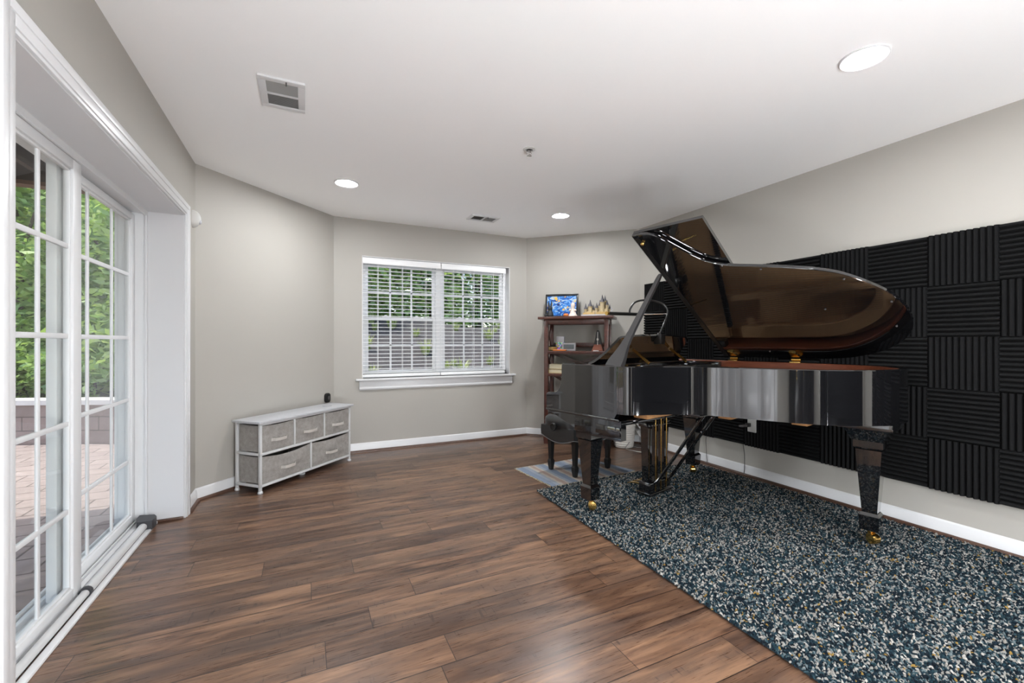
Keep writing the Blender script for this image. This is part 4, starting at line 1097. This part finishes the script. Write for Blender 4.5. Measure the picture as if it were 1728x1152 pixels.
# deck overhead, beam, post
dk_ = root('porch_deck', (0, 0, 0), 0, 'dark brown wooden deck and beam sheltering the patio', 'deck')
m = MB()
for i in range(34): m.box(-4.6, DX-.01, -2.4+i*.206, -2.4+i*.206+.198, 2.62, 2.66)
m.build('deck_boards', M['deck'], dk_, smooth=False)
m = MB()
for i in range(9): m.box(DX-.40-i*.42, DX-.36-i*.42, -2.4, 4.52, 2.42, 2.62)
m.build('joists', M['deck'], dk_, smooth=False)
MB().box(-4.6, DX-.01, 4.52, 4.60, 2.36, 2.72).build('rim_beam', M['deck'], dk_, smooth=False)
m = MB(); m.box(-4.6, DX-.01, 4.51, 4.62, 2.335, 2.365); m.build('beam_trim', M['deck_trim'], dk_, smooth=False)
# banks and lawn
def terrain(name, xs, ys, zf, mat):
    m = MB(); nx, ny = len(xs), len(ys)
    m.add([(x, y, zf(x, y)) for y in ys for x in xs], [(j*nx+i, j*nx+i+1, (j+1)*nx+i+1, (j+1)*nx+i) for j in range(ny-1) for i in range(nx-1)])
    o = m.build(name, mat); struct(o); return o
def bank_z(x, y):
    b = .15+max(0, min(1, (y-5.2)/4.0))*1.42
    return b+.05*math.sin(x*2.3+y)+.04*math.sin(y*3.7-x*1.3)
terrain('mulch_bank', [-.7+.25*i for i in range(36)], [5.05+.2*i for i in range(23)], bank_z, M['mulch'])
terrain('lawn', [-22+1.*i for i in range(44)], [8.0+.6*i for i in range(26)], lambda x, y: (-.05+.35*min(1, max(0, (y-8)/2)) if x < -1.2 else 1.40+.05*math.sin(x)) + (0 if y > 9 else -.4), M['lawn'])

# foliage: leaf cards gathered in clumps
def crown_mesh(name, seed, n, rx, ry, rz, leaf, mat, clumps=16):
    rs = np.random.RandomState(seed)
    cc = rs.randn(clumps, 3); cc /= np.linalg.norm(cc, axis=1)[:, None]; cc *= (.35+.6*rs.rand(clumps, 1)); cr = .28+.22*rs.rand(clumps)
    k_ = rs.randint(0, clumps, n); d = rs.randn(n, 3); d /= np.linalg.norm(d, axis=1)[:, None]
    p = cc[k_]+d*(cr[k_]*(.5+.5*rs.rand(n)))[:, None]
    p = p*np.array([rx, ry, rz])
    a = rs.randn(n, 3); a[:, 2] *= .5; a /= np.linalg.norm(a, axis=1)[:, None]
    b = np.cross(a, rs.randn(n, 3)); b /= np.linalg.norm(b, axis=1)[:, None]
    nn = np.cross(a, b)
    L = leaf*(.6+.7*rs.rand(n))[:, None]
    V = np.stack([p-a*L, p-a*L*.2+b*L*.42+nn*L*.1, p+a*L, p-a*L*.2-b*L*.42+nn*L*.1], 1).reshape(-1, 3)
    F = np.arange(n*4, dtype=np.int32)
    me = bpy.data.meshes.new(name); me.vertices.add(n*4); me.vertices.foreach_set('co', V.reshape(-1).astype(np.float32))
    me.loops.add(n*4); me.loops.foreach_set('vertex_index', F); me.polygons.add(n); me.polygons.foreach_set('loop_start', np.arange(0, n*4, 4, dtype=np.int32))
    me.update(calc_edges=True); me.validate(); me.materials.append(mat); return me
CR = [crown_mesh('crown', 1, 5200, 1.7, 1.7, 2.2, .085, M['leaf']), crown_mesh('crown', 2, 5200, 1.8, 1.6, 2.0, .085, M['leaf2']), crown_mesh('crown', 3, 5200, 1.6, 1.7, 2.3, .085, M['leaf3'])]
BU = [crown_mesh('foliage', 5, 2600, .9, .8, .75, .06, M['leaf']), crown_mesh('foliage', 6, 2600, .95, .8, .7, .06, M['leaf2'])]
TR = MB(); TR.tube([tuple(v) for v in spline([(0, 0, 0), (.03, .02, .9), (-.02, .04, 1.8), (.05, 0, 2.8), (0, 0, 3.6)], 3)], [.11-.006*i for i in range(13)], 8)
for a in range(5): TR.tube([(0, 0, 1.6+.3*a), (.7*math.cos(a*1.9), .7*math.sin(a*1.9), 2.5+.3*a)], [.04, .015], 6)
TRM = TR.mesh('trunk', M['bark'])
def tree(x, y, z, k_, sc, lab, grp, low=0.):
    r = root('tree', (x, y, z), R.uniform(0, 6), lab, 'tree', grp)
    t_ = bpy.data.objects.new('trunk', TRM); COL.objects.link(t_); t_.parent = r
    c_ = bpy.data.objects.new('crown', CR[k_]); COL.objects.link(c_); c_.parent = r; c_.location = (0, 0, 3.0-low)
    r.scale = (sc, sc, sc)
gd = 'leafy trees behind the patio wall'; ld = 'leafy green tree beyond the patio wall seen through sliding door'
for i, (x, y, k_, sc, low) in enumerate(((-2.6, 9.6, 0, 1.0, .9), (-4.4, 10.2, 1, 1.1, 1.0), (-6.3, 9.9, 0, 1.1, .9), (-3.6, 12.2, 0, 1.35, .8), (-5.8, 12.8, 2, 1.4, .9), (-8.2, 11.2, 1, 1.3, .9), (-1.6, 11.8, 1, 1.2, .8), (-9.5, 14, 0, 1.6, .8), (-4.5, 15.5, 1, 1.8, .8))):
    tree(x, y, .2, k_, sc, ld, gd, low)
gw = 'leafy trees above the bank'; lw = 'leafy tree above the mulch bank seen through the back window blinds'
for i, (x, y, k_, sc, low) in enumerate(((-.2, 10.4, 2, .95, .9), (1.3, 11.2, 1, 1.05, 1.2), (2.9, 10.7, 0, .95, 1.1), (4.4, 11.6, 2, 1.35, 1.4), (.4, 13.2, 1, 1.3, 1.2), (5.9, 12.8, 1, 1.3, 1.2), (1.0, 15.5, 0, 1.6, 1.3), (3.4, 15.0, 2, 1.6, 1.3), (-1.4, 14.6, 1, 1.6, 1.2))):
    tree(x, y, 1.35, k_, sc, lw, gw, low)
lb_ = 'green leafy shrub just behind the patio retaining wall'
for i, (x, y, k_, sc) in enumerate(((-1.7, 8.2, 0, .7), (-2.9, 8.75, 1, .85), (-4.0, 9.0, 0, .85), (-5.2, 9.3, 1, 1.0), (-6.6, 9.5, 0, 1.0))):
    r = root('shrub', (x, y, .3), R.uniform(0, 6), lb_, 'shrub', 'shrubs behind the patio wall'); r.scale = (sc,)*3
    f_ = bpy.data.objects.new('foliage', BU[k_]); COL.objects.link(f_); f_.parent = r; f_.location = (0, 0, .55)
    MB().tube([(0, 0, -.35), (.02, 0, .5)], [.035, .02], 7).build('stem', M['bark'], r)
# weeds on the bank: blades in tufts
def weed_mesh(seed):
    rr = random.Random(seed); m = MB()
    for i in range(70):
        a = rr.uniform(0, 2*PI); l = rr.uniform(.12, .34); o_ = rr.uniform(0, .07); t_ = rr.uniform(.1, .6); wv = .008
        bx, by = o_*math.cos(a), o_*math.sin(a); ex, ey = bx+l*t_*math.cos(a), by+l*t_*math.sin(a); px, py = -math.sin(a)*wv, math.cos(a)*wv
        mx, my = (bx*.55+ex*.45), (by*.55+ey*.45)
        m.add([(bx-px, by-py, 0), (bx+px, by+py, 0), (mx+px, my+py, l*.6), (mx-px, my-py, l*.6), (ex, ey, l*(1-.3*t_))], [(0, 1, 2, 3), (3, 2, 4)])
    return m.mesh('weed_clump', M['weed'], False)
WM = [weed_mesh(1), weed_mesh(2)]
for i in range(46):
    x, y = R.uniform(-.4, 4.6), R.uniform(5.5, 9.3)
    o = bpy.data.objects.new('weed_clump', WM[i % 2]); COL.objects.link(o); o.location = (x, y, bank_z(x, y)-.02); o.rotation_euler = (0, 0, R.uniform(0, 6)); s_2 = R.uniform(.5, 1.15); o.scale = (s_2,)*3
    tag(o, 'yellow green weed clump growing on the mulch bank outside the window', 'weed', 'weeds on the mulch bank')

# ------------------------------------------------------------------ light
wd = bpy.data.worlds.new('World'); SC.world = wd; wd.use_nodes = True; nt = wd.node_tree; nt.nodes.clear()
sky = nt.nodes.new('ShaderNodeTexSky'); sky.sky_type = 'NISHITA'; sky.sun_disc = False; sky.sun_elevation = math.radians(62); sky.sun_rotation = math.radians(-70); sky.air_density = 1.0; sky.dust_density = 2.5; sky.ozone_density = 1.0
bg = nt.nodes.new('ShaderNodeBackground'); bg.inputs[1].default_value = .22
ou = nt.nodes.new('ShaderNodeOutputWorld'); nt.links.new(sky.outputs[0], bg.inputs[0]); nt.links.new(bg.outputs[0], ou.inputs[0])
sl = bpy.data.lights.new('sun', 'SUN'); sl.energy = 1.75; sl.angle = math.radians(.6); sl.color = (1, .95, .88)
so_ = bpy.data.objects.new('sun', sl); COL.objects.link(so_); so_.rotation_euler = Vector((.30, -.115, -1)).to_track_quat('-Z', 'Y').to_euler(); so_.location = (-4, 6, 9)

# ------------------------------------------------------------------ camera
cam = bpy.data.cameras.new('camera'); co = bpy.data.objects.new('camera', cam); COL.objects.link(co)
cam.sensor_width = 36; cam.lens = 734.31/1728*36; cam.clip_start = .02; cam.clip_end = 200; cam.shift_y = 1.15/1728
co.location = (0, 0, 1.1502); co.rotation_euler = (PI/2, 0, -.4439)
SC.camera = co
SC.view_settings.view_transform = 'Standard'; SC.view_settings.look = 'None'; SC.view_settings.gamma = 1; SC.view_settings.use_curve_mapping = False
SC.view_settings.exposure = 1.28
cy = SC.cycles
cy.use_denoising = True; cy.max_bounces = 14; cy.diffuse_bounces = 8; cy.glossy_bounces = 6; cy.transparent_max_bounces = 16; cy.transmission_bounces = 6
cy.sample_clamp_indirect = 8; cy.caustics_reflective = False; cy.caustics_refractive = False
